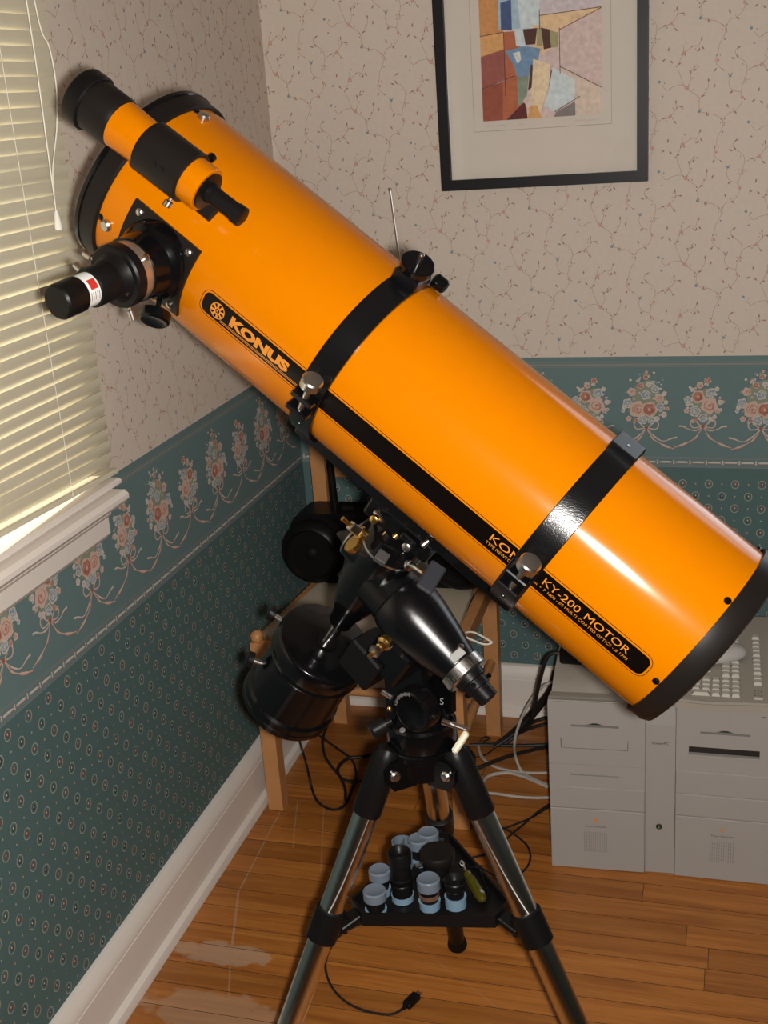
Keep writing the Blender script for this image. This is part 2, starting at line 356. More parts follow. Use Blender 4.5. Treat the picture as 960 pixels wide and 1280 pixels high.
# ---- printed patterns of the wallpaper (flat print, laid a hair over the paper)
PR = dict(vine=mat('print_vine', (.47, .33, .25), .7), leaf=mat('print_leaf', (.36, .21, .15), .7), rose=mat('print_rose', (.55, .28, .20), .7), blue=mat('print_blue', (.22, .29, .32), .7),
          pink=mat('print_pink', (.56, .41, .34), .7), peach=mat('print_peach', (.44, .20, .14), .7), white=mat('print_white', (.54, .51, .46), .7), sky=mat('print_sky', (.21, .27, .34), .7), deep=mat('print_deep_red', (.29, .10, .07), .7),
          green=mat('print_sage', (.24, .27, .20), .7), edge=mat('print_border_line', (.24, .215, .205), .7), dark=mat('print_dark', (.045, .05, .045), .7), wine=mat('print_wine', (.16, .07, .055), .7), ringc=mat('print_oval_ring', (.40, .385, .31), .7), navy=mat('print_navy', (.08, .12, .2), .7))
PK = list(PR); PMATS = [PR[k] for k in PK]; PI = {k: i for i, k in enumerate(PK)}
class Print:
    def __init__(s, o, u, n): s.g = G(); s.o = V(o); s.u = V(u); s.n = V(n); s.k = 0
    def P(s, x, z, h): return s.o + s.u*x + Z*z + s.n*h
    def poly(s, pts, c, h=.0003): s.g.add([s.P(x, z, h) for x, z in pts], [tuple(range(len(pts)))], PI[c])
    def ell(s, x, z, rx, rz, c, h=.0003, n=10, lob=0, ph=0.):
        s.poly([(x + rx*(1+lob*math.cos(5*t+ph))*math.cos(t), z + rz*(1+lob*math.cos(5*t+ph))*math.sin(t)) for t in [2*math.pi*i/n for i in range(n)]], c, h)
    def oring(s, x, z, rx, rz, w_, c, h=.0003, n=16, a0=0, a1=2*math.pi):
        A = [a0+(a1-a0)*i/n for i in range(n+1)]
        P_ = [s.P(x+(rx+k)*math.cos(t), z+(rz+k)*math.sin(t), h) for t in A for k in (-w_/2, w_/2)]
        s.g.add(P_, [(2*i, 2*i+2, 2*i+3, 2*i+1) for i in range(n)], PI[c])
    def line(s, pts, wd, c, h=.0003, sm=4):
        Q = [np.array(p, float) for p in pts]
        if sm > 1 and len(Q) > 2:
            R = []
            for i in range(len(Q)-1):
                a, b, cc, d = Q[max(i-1, 0)], Q[i], Q[i+1], Q[min(i+2, len(Q)-1)]
                R += [.5*((2*b)+(cc-a)*t+(2*a-5*b+4*cc-d)*t*t+(3*b-a-3*cc+d)*t**3) for t in [k/sm for k in range(sm)]]
            Q = R+[Q[-1]]
        P_ = []
        for i, p in enumerate(Q):
            t = Q[min(i+1, len(Q)-1)]-Q[max(i-1, 0)]; t = t/(np.linalg.norm(t)+1e-9); m = np.array([-t[1], t[0]])
            w2 = wd[min(i*len(wd)//len(Q), len(wd)-1)]/2 if isinstance(wd, (list, tuple)) else wd/2
            for k in (-1, 1): e = p+m*w2*k; P_.append(s.P(e[0], e[1], h))
        s.g.add(P_, [(2*i, 2*i+2, 2*i+3, 2*i+1) for i in range(len(Q)-1)], PI[c])
    def flower(s, x, z, r, c, k=0):
        h = .00035+.00004*k
        s.ell(x, z, r, r*1.02, 'white' if c == 'sky' else 'pink' if c in ('pink', 'peach') else c, h, 15, .13, k)
        if r > .0045:
            s.ell(x, z, r*.8, r*.8, c, h+.00002, 12, .12, k+1)
            for j in range(3): s.oring(x+r*.08*j, z-r*.05*j, r*(.62-.18*j), r*(.6-.18*j), r*.11, {'pink': 'peach', 'peach': 'deep', 'sky': 'white', 'white': 'pink'}.get(c, 'white'), h+.00003, 7, .5+j*1.7+k, 4.4+j*1.7+k)
            s.ell(x, z, r*.2, r*.2, {'sky': 'white', 'pink': 'peach', 'peach': 'pink'}.get(c, 'peach'), h+.00004, 6)
        else: s.ell(x, z, r*.45, r*.45, {'white': 'sky', 'sky': 'white'}.get(c, 'peach'), h+.00003, 6)

TILE = .181; FS_ = .72; TS = TILE/635
VINES = [[(60,160),(35,205),(20,260),(45,330),(65,390),(85,405),(120,435),(160,465),(175,490),(175,540),(175,578)], [(65,155),(100,130),(140,110),(160,120),(185,65)], [(175,490),(200,465),(235,410),(238,365)],
 [(175,578),(230,595),(290,610),(345,655)], [(345,655),(380,605),(430,590),(470,540),(475,497),(465,460),(485,380),(505,310),(490,250),(430,205),(420,165),(445,145)], [(345,655),(345,700),(310,770),(300,830),(285,895),(350,960)],
 [(388,340),(380,390),(405,440),(465,460)], [(505,310),(560,285),(605,270),(640,230),(650,205),(645,175)], [(605,270),(640,315)], [(85,405),(115,350),(110,295),(155,245)], [(85,405),(55,380),(-15,390),(-55,413),(-90,373)], [(650,205),(685,208)], [(485,380),(530,372)], [(60,155),(58,100)]]
VL = [(185,65,1.2),(165,145,.4),(195,130,2.2),(280,405,1.2),(238,360,1.6),(405,218,2.8),(445,145,.6),(560,285,.3),(685,208,0),(645,172,1.6),(640,318,2.3),(110,292,2.2),(140,280,.6),(430,600,2.4),(375,550,2),(230,600,1.5),(200,468,.2),(285,290,1),(555,525,.6),(590,450,1.4),(610,540,2.4),(30,230,.4),(400,455,.8),(435,208,2.)]
VF = [(60,157,22,'rose'),(85,405,22,'rose'),(300,225,16,'rose'),(475,497,17,'rose'),(605,270,17,'rose'),(175,578,16,'blue'),(388,340,15,'blue'),(-110,348,15,'blue'),(-87,453,10,'blue'),(345,82,9,'blue')]
def vine_wall(pr, x0, x1, z0, z1, hole=None):
    i = -1
    for ci in range(int((x1-x0)/TILE)+3):
        for cj in range(int((z1-z0)/TILE)+3):
            ox = x0 - TILE + ci*TILE; oz = z1 + TILE - cj*TILE + (TILE/2 if ci % 2 else 0)
            T = lambda p: (ox+p[0]*TS, oz-p[1]*TS*.97)
            ok = lambda p: x0 < p[0] < x1 and z0+.002 < p[1] < z1 and not (hole and hole[0] < p[0] < hole[1] and hole[2] < p[1] < hole[3])
            for vn in VINES:
                q = [T(p) for p in vn]; run = []
                for p in q+[None]:
                    if p is not None and ok(p): run.append(p)
                    else:
                        if len(run) > 1: pr.line(run, .0012, 'vine', sm=3)
                        run = []
            for vi, vn in enumerate(VINES):                   # little leaves in pairs along every stem
                for pi, p_ in enumerate(vn):
                    if (vi+pi) % 2 == 0:
                        for sg in (-1, 1):
                            q_ = T((p_[0]+sg*13+4*math.sin(vi+pi), p_[1]-14*((vi+pi) % 4-1)))
                            if ok(q_) and (pi+sg) % 3: pr.ell(q_[0], q_[1], .0012, .0021, 'leaf' if (vi+sg) % 3 else 'vine', .00038, 6)
            for lx, ly, an in VL:
                p = T((lx, ly))
                if ok(p):
                    c_, s_ = math.cos(an), math.sin(an); L_, W_ = .0050, .0019
                    pr.poly([(p[0]+L_*c_, p[1]+L_*s_), (p[0]-W_*s_, p[1]+W_*c_), (p[0]-L_*c_, p[1]-L_*s_), (p[0]+W_*s_, p[1]-W_*c_)], 'leaf', .0004)
            for fx, fy, fr, fc in VF:
                p = T((fx, fy))
                if ok(p):
                    pr.ell(p[0], p[1], fr*TS*FS_, fr*TS*FS_, fc, .0005, 8)
                    if fc == 'rose': pr.oring(p[0], p[1], fr*TS*.42, fr*TS*.4, fr*TS*.3, 'pink', .00055, 8, .3, 5)
SB = [(0,235,30,'white'),(30,405,30,'peach'),(-30,365,32,'pink'),(-95,325,20,'white'),(110,330,22,'white'),(-130,235,36,'sky'),(-120,200,20,'white'),(60,295,46,'sky'),(-45,265,60,'peach'),(140,215,26,'white'),(165,220,14,'pink'),(-140,140,24,'pink'),(-70,135,52,'sky'),(120,140,26,'pink'),(50,185,78,'pink'),(0,75,42,'sky'),(60,70,22,'white'),(-60,60,22,'peach'),(95,85,20,'white'),(145,150,16,'white')]
BB = [(-5,490,25,'peach'),(-50,410,30,'peach'),(20,420,26,'white'),(-125,350,40,'pink'),(-5,320,46,'sky'),(75,375,38,'sky'),(55,440,18,'white'),(-160,240,46,'sky'),(-190,200,22,'white'),(110,290,44,'pink'),(150,330,22,'white'),(165,250,22,'white'),(-75,180,80,'pink'),(25,180,74,'peach'),(120,200,42,'sky'),(180,190,16,'pink'),(150,130,28,'white'),(-150,90,26,'pink'),(-30,80,44,'sky'),(45,75,36,'sky'),(90,90,26,'white'),(-90,75,22,'peach'),(-200,165,18,'white'),(-65,465,14,'white'),(0,540,14,'peach')]
BS = .263e-3
def border_wall(pr, first, x0, x1, big0, sp=.1275):
    for z, hh, c in ((.9105, .0035, 'edge'), (.9155, .0012, 'edge'), (.9055, .0012, 'edge'), (.6925, .0012, 'edge'), (.6695, .0012, 'edge')):
        pr.poly([(x0, z-hh/2), (x1, z-hh/2), (x1, z+hh/2), (x0, z+hh/2)], c)
    t = x0
    while t < x1-.012:                                        # woven edge and the ribbon with its knots
        pr.line([(t, .9105), (t+.006, .9118), (t+.012, .9105)], .0011, 'green', .0004); 
        for zz in (.6885, .6735): pr.line([(t, zz), (t+.006, zz+.0016), (t+.012, zz)], .0009, 'edge', .0004)
        t += .012
    t = x0 + .004
    while t < x1-.036:
        pr.line([(t+.004, .681), (t+.018, .6812), (t+.032, .681)], [.0022, .0042, .0046, .0042, .0022], 'white', .0004); pr.line([(t+.002, .6788), (t+.034, .6788)], .0009, 'peach', .00045)
        pr.ell(t+.0005, .681, .0016, .0045, 'white', .00045, 6); pr.ell(t+.0005, .6845, .0022, .0018, 'pink', .0005, 6); pr.ell(t+.0005, .6775, .0022, .0018, 'pink', .0005, 6)
        t += .0363
    k = int(math.ceil((x0+.03-first)/sp))
    while first + k*sp < x1-.01:
        x = first+k*sp; big = (k + big0) % 2 == 0; kz = .7665 if not big else .7625
        c2 = lambda dx, dz: (x+dx*BS, kz+dz*BS)
        okx = lambda pts: [p for p in pts if x0 < p[0] < x1]
        def ln(pts, wd, c, h=.0004):
            q = okx(pts)
            if len(q) > 1: pr.line(q, wd, c, h)
        for sg in (-1, 1):
            sw = [c2(0, 0), c2(sg*50, -90), c2(sg*90, -125), c2(sg*165, -165), c2(sg*sp/2/BS, -192)]
            ln(sw, [.0024, .0044, .0026, .0058, .0026], 'peach'); ln([(a, b+.0006) for a, b in sw], [.0014, .0030, .0014, .0042, .0014], 'pink', .00045)
            if big: tl = [c2(0, 0), c2(sg*60, -70), c2(sg*140, -120), c2(sg*220, -95), c2(sg*262, -85)]
            else: tl = [c2(0, 0), c2(sg*50, -35), c2(sg*110, -30), c2(sg*165, -2), c2(sg*200, 0)]
            ln(tl, [.0022, .0038, .0024, .0038, .0044], 'peach', .00042); ln([(a, b+.0005) for a, b in tl], [.0012, .0026, .0014, .0026, .0034], 'white', .00047)
            ln([c2(0, 0), c2(sg*80, -12), c2(sg*105, 30), c2(sg*80, 60), c2(sg*20, 5)], .0026, 'pink', .0005)
        pr.ell(x, kz, .004, .005, 'deep', .0006, 8)
        fl = BB if big else SB
        for j in range(26):                                   # sprigs of leaf around the bunch
            an = 2*math.pi*j/26; rr = 1+.16*math.sin(j*2.7)
            fx, fz = (.043 if big else .036)*rr*math.cos(an), (.058 if big else .047)*rr*math.sin(an)
            px, pz = x+fx*.96, kz+(.068 if big else .055)+fz
            if x0 < px < x1: pr.ell(px, pz, .0032, .0028, ('green', 'pink', 'white', 'green')[j % 4], .00033, 7)
        if x0 < x < x1: pr.ell(x, kz+(.066 if big else .052), .034 if big else .028, .046 if big else .036, 'green', .00032, 14, .06)
        rb = random.Random(k*2+big)
        for j in range(46):                                   # filler blossom between the large flowers
            an, q_ = rb.uniform(0, 6.283), rb.uniform(.35, 1.08)
            px, pz = x+(.042 if big else .035)*q_*math.cos(an), kz+(.066 if big else .053)+(.056 if big else .045)*q_*math.sin(an)
            if x0+.004 < px < x1-.004: pr.ell(px, pz, rb.uniform(.0014, .003), rb.uniform(.0014, .003), ('white', 'pink', 'sky', 'white', 'peach', 'green')[j % 6], .00034+.000001*j, 6, .15)
        for j, (dx, dz, r, c) in enumerate(fl):
            p = c2(dx, dz*(.92 if big else 1))
            if x0+.005 < p[0] < x1-.005: pr.flower(p[0], p[1], r*BS*.9, c, j)
        k += 1
def dots_wall(pr, x0, x1, z0, z1, px0, pz0, a=.0585):
    for i in range(int((x1-x0)/a*2)+4):
        for j in range(int((z1-z0)/a*2)+4):
            x = px0 + math.floor((x0-px0)/a)*a + i*a/2; z = pz0 + math.floor((z0-pz0)/a)*a + j*a/2
            if not (x0+.009 < x < x1-.009 and z0+.009 < z < z1-.009): continue
            if i % 2 == j % 2:
                pr.oring(x, z, .0084, .0096, .0013, 'ringc', n=16); pr.ell(x, z, .0042, .0056, 'dark' if i % 2 else 'wine', .0004, 10)
                pr.ell(x+.0006, z+.0012, .0016, .0026, 'white' if i % 2 else 'pink', .0005, 6)
            else: pr.ell(x, z, .0016, .0021, 'rose' if i % 2 else 'ringc', n=6)
pb = Print((0, 0, 0), X, -Y); vine_wall(pb, .001, RX, .929, RZ-.3, hole=(VX0-.1, VX1+.1, VZ0-.06, VZ1+.1))
part('vine_print', pb.g, PMATS, wall_back, kind='stuff', smooth=0, fix=False)
bx = [plane(px, 500, 1, 0)[0] for px in (738, 808, 883, 952)]; SP = (bx[3]-bx[0])/3
pb = Print((0, 0, 0), X, -Y); border_wall(pb, bx[1], .001, RX, 0, SP)
part('border_print', pb.g, PMATS, wall_back, kind='stuff', smooth=0, fix=False)
pc = plane(641, 766, 1, 0); pb = Print((0, 0, 0), X, -Y); dots_wall(pb, .001, RX, .14, .665, pc[0], pc[2])
part('oval_print', pb.g, PMATS, wall_back, kind='stuff', smooth=0, fix=False)
pl = Print((0, 0, 0), -Y, X); vine_wall(pl, .001, 2.6, .929, RZ-.3, hole=(-WY1-.005, -WY0+.005, WZ0-.01, WZ1+.005))
part('vine_print', pl.g, PMATS, wall_left, kind='stuff', smooth=0, fix=False)
ly = [-plane(a, b, 0, 0)[1] for a, b in ((328.5, 537), (269, 581), (198, 627))]
pl = Print((0, 0, 0), -Y, X); border_wall(pl, ly[1], .001, 2.6, 0, (ly[2]-ly[0])/4)
part('border_print', pl.g, PMATS, wall_left, kind='stuff', smooth=0, fix=False)
pc = plane(173, 1096, 0, 0); pl = Print((0, 0, 0), -Y, X); dots_wall(pl, .001, 2.6, .14, .665, -pc[1], pc[2])
part('oval_print', pl.g, PMATS, wall_left, kind='stuff', smooth=0, fix=False)

# ------------------------------------------------------------------ windows
def window(name, xg, y0, y1, z0, z1, sgn):
    r = thing(name, None, None, (xg, (y0+y1)/2, z0), kind='structure'); g = G()
    for a, b, c, d in ((y0, y0+.045, z0, z1), (y1-.045, y1, z0, z1), (y0, y1, z0, z0+.05), (y0, y1, z1-.045, z1), (y0, y1, (z0+z1)/2-.02, (z0+z1)/2+.02)): slab(g, xg-.02, xg+.02, a, b, c, d, bev=.003)
    part('window_frame', g, PAINTW, r, smooth=0)
    for a, b in ((z0+.05, (z0+z1)/2-.02), ((z0+z1)/2+.02, z1-.045)):
        part('pane', slab(G(), xg-.002, xg+.002, y0+.045, y1-.045, a, b), GLASS, r, smooth=0)
    return r
w1 = window('window_1', -.085, WY0, WY1, WZ0, WZ1, 1)
w2 = thing('window_2', None, None, ((VX0+VX1)/2, .06, VZ0), kind='structure'); g = G()
for a, b, c, d in ((VX0, VX0+.045, VZ0, VZ1), (VX1-.045, VX1, VZ0, VZ1), (VX0, VX1, VZ0, VZ0+.05), (VX0, VX1, VZ1-.045, VZ1), (VX0, VX1, 1.52, 1.56)): slab(g, a, b, .04, .08, c, d, bev=.003)
part('window_frame', g, PAINTW, w2, smooth=0)
for a, b in ((VZ0+.05, 1.52), (1.56, VZ1-.045)): part('pane', slab(G(), VX0+.045, VX1-.045, .058, .062, a, b), GLASS, w2, smooth=0)
g = G()
for a, b, c, d in ((VX0-.08, VX0, VZ0-.02, VZ1+.08), (VX1, VX1+.08, VZ0-.02, VZ1+.08), (VX0, VX1, VZ1, VZ1+.08)): slab(g, a, b, -.018, -.0008, c, d, bev=.002)
slab(g, VX0-.1, VX1+.1, -.04, -.0008, VZ0-.045, VZ0-.02, bev=.003); part('casing', g, PAINTW, w2, smooth=0)
# stool and apron under the left window
g = G(); E1, E2, E3 = -1.005, -1.03, -.985
g.prism([(-.115, .9405), (.058, .9405), (.0625, .9435), (.0625, .9485), (.058, .9515), (-.115, .9515)], (0, E1, 0), X, Z, -Y, 0, .95)
part('stool', g, PAINTW, w1, smooth=30)
g = G(); g.prism([(0.0005, .9398), (.080, .9398), (.0865, .9335), (.0865, .926), (.080, .9185), (.030, .912), (.0005, .912)], (0, E2, 0), X, Z, -Y, 0, .94)
part('stool_nose', g, PAINTW, w1, smooth=30)
g = G(); g.prism([(0.0005, .9115), (.034, .9115), (.034, .888), (.027, .880), (.027, .852), (.018, .842), (.0005, .838)], (0, E3-.02, 0), X, Z, -Y, 0, .93)
part('apron', g, PAINTW, w1, smooth=30)

# ---- mini blind
BX = .036; BY1, BL = -.985, .92
blind = thing('window_blind', 'cream aluminium slat blind hanging closed over the window', 'blind', (BX, BY1-BL/2, 2.06))
sl = G(); nseg = 5; ch = .0255; tilt = math.radians(72); P_ = []
prof = []
for i in range(nseg+1):
    t = (i/nseg-.5); prof.append((t*ch, .0028*(1-4*t*t)))
def slatpt(c, h): # c along chord, h bulge towards the room; upper edge to the room, lower edge to the window
    ux = V(math.cos(tilt), 0, math.sin(tilt)); uz = V(math.sin(tilt), 0, -math.cos(tilt)); return ux*c + uz*h
ring_ = [slatpt(c, h+.0002) for c, h in prof] + [slatpt(c, h-.0002) for c, h in prof[::-1]]
n_ = len(ring_); sl.add([p + Y*yy for yy in (-BL/2, BL/2) for p in ring_], [(i, (i+1) % n_, n_+(i+1) % n_, n_+i) for i in range(n_)] + [tuple(range(n_))[::-1], tuple(range(n_, 2*n_))])
sme = mesh_of(sl, SLATM, 'slat', V(0, 0, 0), 40)
pitch = .0212; zbot = .966; ns = int((2.03-zbot-.012)/pitch)
for i in range(ns):
    o = bpy.data.objects.new('slat', sme); COL.objects.link(o); o.parent = blind
    phi = math.radians(2.3)*math.exp(-i*.42)                 # the blind hangs askew: lifted towards the far end
    o.location = (random.uniform(-.0006, .0006), random.uniform(-.0012, .0012), zbot + .012 + i*pitch - 2.06 + BL/2*math.sin(phi))
    o.rotation_euler = (-phi + random.uniform(-.0012, .0012), random.uniform(-.03, .03), 0)
part('head_rail', slab(G(), BX-.014, BX+.014, BY1-BL, BY1, 2.03, 2.058, bev=.002), SLATM, blind)
g = G(); g.prism([(-.011, -.004), (.011, -.004), (.012, 0), (.011, .004), (-.011, .004), (-.012, 0)], (BX, BY1, .9575), X, Z, -nrm(V(0, 1, -.040)), 0, BL)
part('bottom_rail', g, SLATM, blind)
for yy in (-1.135, -1.44, -1.74):
    g = G()
    for dx in (-.0115, .0125): g.tube([(BX+dx, yy, 2.04), (BX+dx, yy, 1.5), (BX+dx, yy, .962)], .0005, 5, sm=1)
    part('ladder_cord', g, CORDM, blind)
g = G()
cz = [plane(*p, 0, .062) for p in ((33, 0), (48, 100), (60, 190), (70, 262))]
c2_ = [plane(*p, 0, .062) for p in ((43, 0), (62, 60), (70.5, 110), (71, 160), (66, 215), (70, 262))]
top = V(.062, cz[0][1]+.002, 2.03)
g.tube([top]+cz, .0011, 6); g.tube([top+V(0, .012, 0)]+c2_, .0011, 6)
pc_ = part('pull_cord', g, CORDM, blind)
e = cz[-1]; g = G(); g.lathe(e - Z*.030, Z, [(0, .0055), (.004, .0062), (.018, .0045), (.026, .003), (.03, .001)], 12)
part('tassel', g, CORDM, pc_)

# ------------------------------------------------------------------ framed print
fx0, fx1, fz0, fz1 = .402, .853, 1.313, 1.90; fw = .0225
pic = thing('framed_print', 'abstract painting print in a thin black frame on the wall', 'picture', (.6275, 0, fz0))
g = G()
def molding(a, b, inn):
    a, b, inn = V(a), V(b), V(inn)
for (p0, p1, p2, p3) in (((fx0, fz0), (fx1, fz0), (fx1-fw, fz0+fw), (fx0+fw, fz0+fw)), ((fx1, fz0), (fx1, fz1), (fx1-fw, fz1-fw), (fx1-fw, fz0+fw)), ((fx1, fz1), (fx0, fz1), (fx0+fw, fz1-fw), (fx1-fw, fz1-fw)), ((fx0, fz1), (fx0, fz0), (fx0+fw, fz0+fw), (fx0+fw, fz1-fw))):
    part('frame_bar', G().prism([p0, p1, p2, p3], (0, 0, 0), X, Z, -Y, .001, .024), FRAMEM, pic)
mb = slab(G(), fx0+fw-.003, fx1-fw+.003, -.010, -.006, fz0+fw-.003, fz1-fw+.003); part('mat_board', mb, MATB, pic, smooth=0)
g = G(); MW = .0008
px0, px1, pz0, pz1 = .500, .757, 1.4555, 1.79
for a, b, c, d in ((px0-.021, px1+.020, pz0-.0215, pz0-.0205), (px0-.021, px0-.0202, pz0-.021, pz1+.02), (px1+.0192, px1+.02, pz0-.021, pz1+.02), (px0-.021, px1+.02, pz1+.0192, pz1+.02)): g.flat([(a, c), (b, c), (b, d), (a, d)], (0, -.0102, 0), X, Z)

for sx_, L_ in ((px0+.004, .045), (px0+.075, .016), (px1-.058, .05)):       # illegible pencil notes under the print
    zz = [sx_+L_*i/14 for i in range(15)]
    for i in range(14):
        A, B = (zz[i], pz0-.011+.0022*math.sin(i*2.3)), (zz[i+1], pz0-.011+.0022*math.sin(i*2.3+2.3))
        g.flat([(A[0], A[1]), (B[0], B[1]), (B[0], B[1]+.0006), (A[0], A[1]+.0006)], (0, -.0102, 0), X, Z)
part('pencil_marks', g, mat('pencil', (.33, .29, .25), .9), pic, smooth=0, fix=False)
# print: patches traced in fractions of the visible part (0..1 across, 0..1 up over .24 m)
def artmat(n, c):
    l_ = s2l(*c); m_ = sum(l_)/3; return mat('art_'+n, tuple(min(.85, 1.32*(.8*k_+.2*m_)) for k_ in l_), .8, var=.34, vscale=90)
AC = dict(ochre=(196, 132, 62), gold=(206, 150, 76), rust=(176, 92, 48), brown=(150, 72, 44), sky=(150, 176, 190), pale=(186, 196, 198), navy=(62, 82, 128), blue=(100, 136, 168), sand=(212, 176, 130), mauve=(196, 170, 164), lilac=(188, 174, 178), pinkg=(200, 178, 160), maroon=(96, 36, 38), cream=(214, 190, 150), white=(200, 202, 198), dark=(84, 50, 42), olive=(150, 146, 96), grey=(124, 116, 112), sage=(126, 140, 120), crimson=(150, 78, 66))
AN = list(AC); AM = [artmat(k, AC[k]) for k in AN]
art = [('mauve', [(0, 0), (1, 0), (1, 1.4), (0, 1.4)]), ('ochre', [(0, .72), (.2, .73), (.2, 1.4), (0, 1.4)]), ('gold', [(0, .55), (.2, .60), (.2, .74), (0, .72)]), ('rust', [(.2, .2), (.34, .2), (.34, .74), (.2, .74)]), ('crimson', [(0, .28), (.2, .35), (.2, .60), (0, .55)]),
 ('brown', [(0, 0), (.17, 0), (.18, .33), (0, .28)]), ('rust', [(.17, 0), (.3, 0), (.36, .2), (.28, .37), (.18, .33)]), ('sky', [(.16, .76), (.5, .74), (.5, 1.4), (.16, 1.4)]), ('pale', [(.34, .75), (.5, .74), (.52, 1.4), (.3, 1.4)]), ('navy', [(.18, .76), (.27, .75), (.27, 1.0), (.18, .98)]), ('lilac', [(.5, .84), (1, .87), (1, 1.4), (.5, 1.4)]),
 ('sand', [(.5, .74), (.65, .72), (1, .86), (1, .88), (.5, .85)]), ('sand', [(.44, .5), (.65, .6), (.65, .74), (.44, .78)]), ('mauve', [(.66, .71), (1, .86), (1, .22), (.66, .42)]), ('pinkg', [(.66, .42), (1, .22), (1, 0), (.78, 0), (.78, .3), (.66, .36)]), ('pale', [(.3, .62), (.38, .6), (.36, .76), (.29, .76)]), ('dark', [(.38, .62), (.46, .62), (.48, .75), (.36, .75)]),
 ('olive', [(.47, .6), (.52, .6), (.52, .75), (.48, .75)]), ('dark', [(.53, .57), (.59, .58), (.58, .73), (.51, .75)]), ('olive', [(.59, .58), (.65, .58), (.65, .7), (.585, .72)]), ('blue', [(.21, .58), (.36, .61), (.42, .6), (.50, .58), (.48, .48), (.40, .36), (.30, .36), (.28, .45)]), ('sage', [(.3, .36), (.40, .36), (.38, .2), (.32, .12), (.3, .12)]), ('white', [(.27, .56), (.33, .57), (.34, .5), (.31, .47)]),
 ('dark', [(.42, .46), (.44, .44), (.42, .26), (.39, .24)]), ('cream', [(.44, .5), (.58, .44), (.57, .3), (.48, .02), (.38, .02), (.42, .24)]), ('dark', [(.585, .4), (.60, .38), (.585, .24), (.56, .22)]), ('pale', [(.6, .42), (.78, .3), (.78, .14), (.60, .04), (.52, .1), (.56, .22)]), ('maroon', [(.2, 0), (.38, 0), (.37, .12), (.35, .14)]), ('pinkg', [(.36, .14), (.44, .18), (.44, .09), (.37, .1)]), ('grey', [(.6, 0), (.78, 0), (.78, .12), (.62, .04)]),
 ('gold', [(.38, 0), (.5, 0), (.46, .11), (.40, .11)])]
g = G()
for k, (c, pts) in enumerate(art):
    g.flat([(px0+(px1-px0)*min(max(x, 0), 1), pz0+.24*y_) for x, y_ in pts], (0, -.0101-.00002*k, 0), X, Z, AN.index(c))
for (a, b) in (((.66, .42), (1, .22)), ((.66, .72), (1, .87)), ((.5, .74), (.5, .9)), ((.5, .85), (1, .875)), ((.66, .36), (.66, .74)), ((.2, .2), (.2, .74)), ((0, .28), (.28, .37)), ((0, .72), (.2, .74)), ((.6, .04), (.82, .16))):
    A = np.array([px0+(px1-px0)*a[0], pz0+.24*a[1]]); B = np.array([px0+(px1-px0)*b[0], pz0+.24*b[1]]); t = nrm(B-A)*.0007; n2 = np.array([-t[1], t[0]])
    g.flat([tuple(A+n2), tuple(B+n2), tuple(B-n2), tuple(A-n2)], (0, -.0109, 0), X, Z, AN.index('dark'))
part('print', g, AM, pic, smooth=0, fix=False)
part('glass', slab(G(), fx0+fw-.002, fx1-fw+.002, -.0155, -.0135, fz0+fw-.002, fz1-fw+.002), GLASS, pic, smooth=0)

# ------------------------------------------------------------------ chair in the corner
ch = thing('chair', 'oak chair with beige upholstered seat standing in the corner', 'chair', (.28, -.30, 0))
SZ = .425; lw = .018
cFL, cFR, cBL, cBR = V(.062, -.520, 0), V(.497, -.520, 0), V(.088, -.115, 0), V(.490, -.115, 0)
def leg4(b, z1, hw=.0175, lean=(0, 0)):
    g = G(); P = [V(b)+V(sx*hw, sy*hw, 0) for sx, sy in ((-1, -1), (1, -1), (1, 1), (-1, 1))]; T = [p + V(lean[0], lean[1], z1) for p in P]
    return g.add(P+T, [(3, 2, 1, 0), (4, 5, 6, 7)] + [(i, (i+1) % 4, 4+(i+1) % 4, 4+i) for i in range(4)])
part('leg', leg4(cFL, SZ-.004), WOODC, ch, smooth=0); part('leg', leg4(cFR, SZ-.004), WOODC, ch, smooth=0)
part('leg', leg4(cBL, .86, lean=(-.004, .012)), WOODC, ch, smooth=0); part('leg', leg4(cBR, .86, lean=(.004, .012)), WOODC, ch, smooth=0)
def bar(a, b, hw, hh, bev=.003):
    a, b = V(a), V(b); u = nrm(b-a); v = nrm(np.cross(Z, u)); w_ = np.cross(u, v)
    return G().box((a+b)/2, np.linalg.norm(b-a)/2, hw, hh, u, v, w_, bev)
for a, b in ((cFL, cFR), (cFL, cBL), (cFR, cBR), (cBL, cBR)): part('seat_rail', bar(a+Z*(SZ-.022), b+Z*(SZ-.022), .0125, .022), WOODC, ch)
for a, b, z in ((cFR, cBR, .20), (cFL, cBL, .20), (cFL*.5+cBL*.5, cFR*.5+cBR*.5, .20)): part('stretcher', G().cyl(a+Z*z, b+Z*z, .0115, n=14), WOODC, ch)
for z in (.685, .80): part('back_slat', bar(cBL+V(-.003, .010, z), cBR+V(.003, .010, z), .008, .022), WOODC, ch)
g = G(); g.prism([(cFL[0]+.006, cFL[1]+.000), (cFR[0]-.006, cFR[1]+.000), (cBR[0]-.02, cBR[1]-.02), (cBL[0]+.02, cBL[1]-.02)], (0, 0, 0), X, Y, Z, SZ-.004, SZ+.010)
part('seat', g, SEATF, ch, 'beige speckled fabric seat', smooth=0)
t0 = V(.505, -.44, SZ+.004); g = G(); g.tube([t0, t0+V(.02, -.01, .006), t0+V(.05, -.022, -.002), t0+V(.062, -.03, -.006), t0+V(.045, -.035, -.008), t0+V(.012, -.028, 0), t0+V(-.01, -.02, .004)], .0022, 6)
part('cushion_tie', g, CORDM, ch, 'white string tie')
kn = V(.052, -.548, .432); part('knob', G().sphere(V(cFL[0]-.004, cFL[1]-.004, SZ+.006), .0155, 16), WOODC, ch)

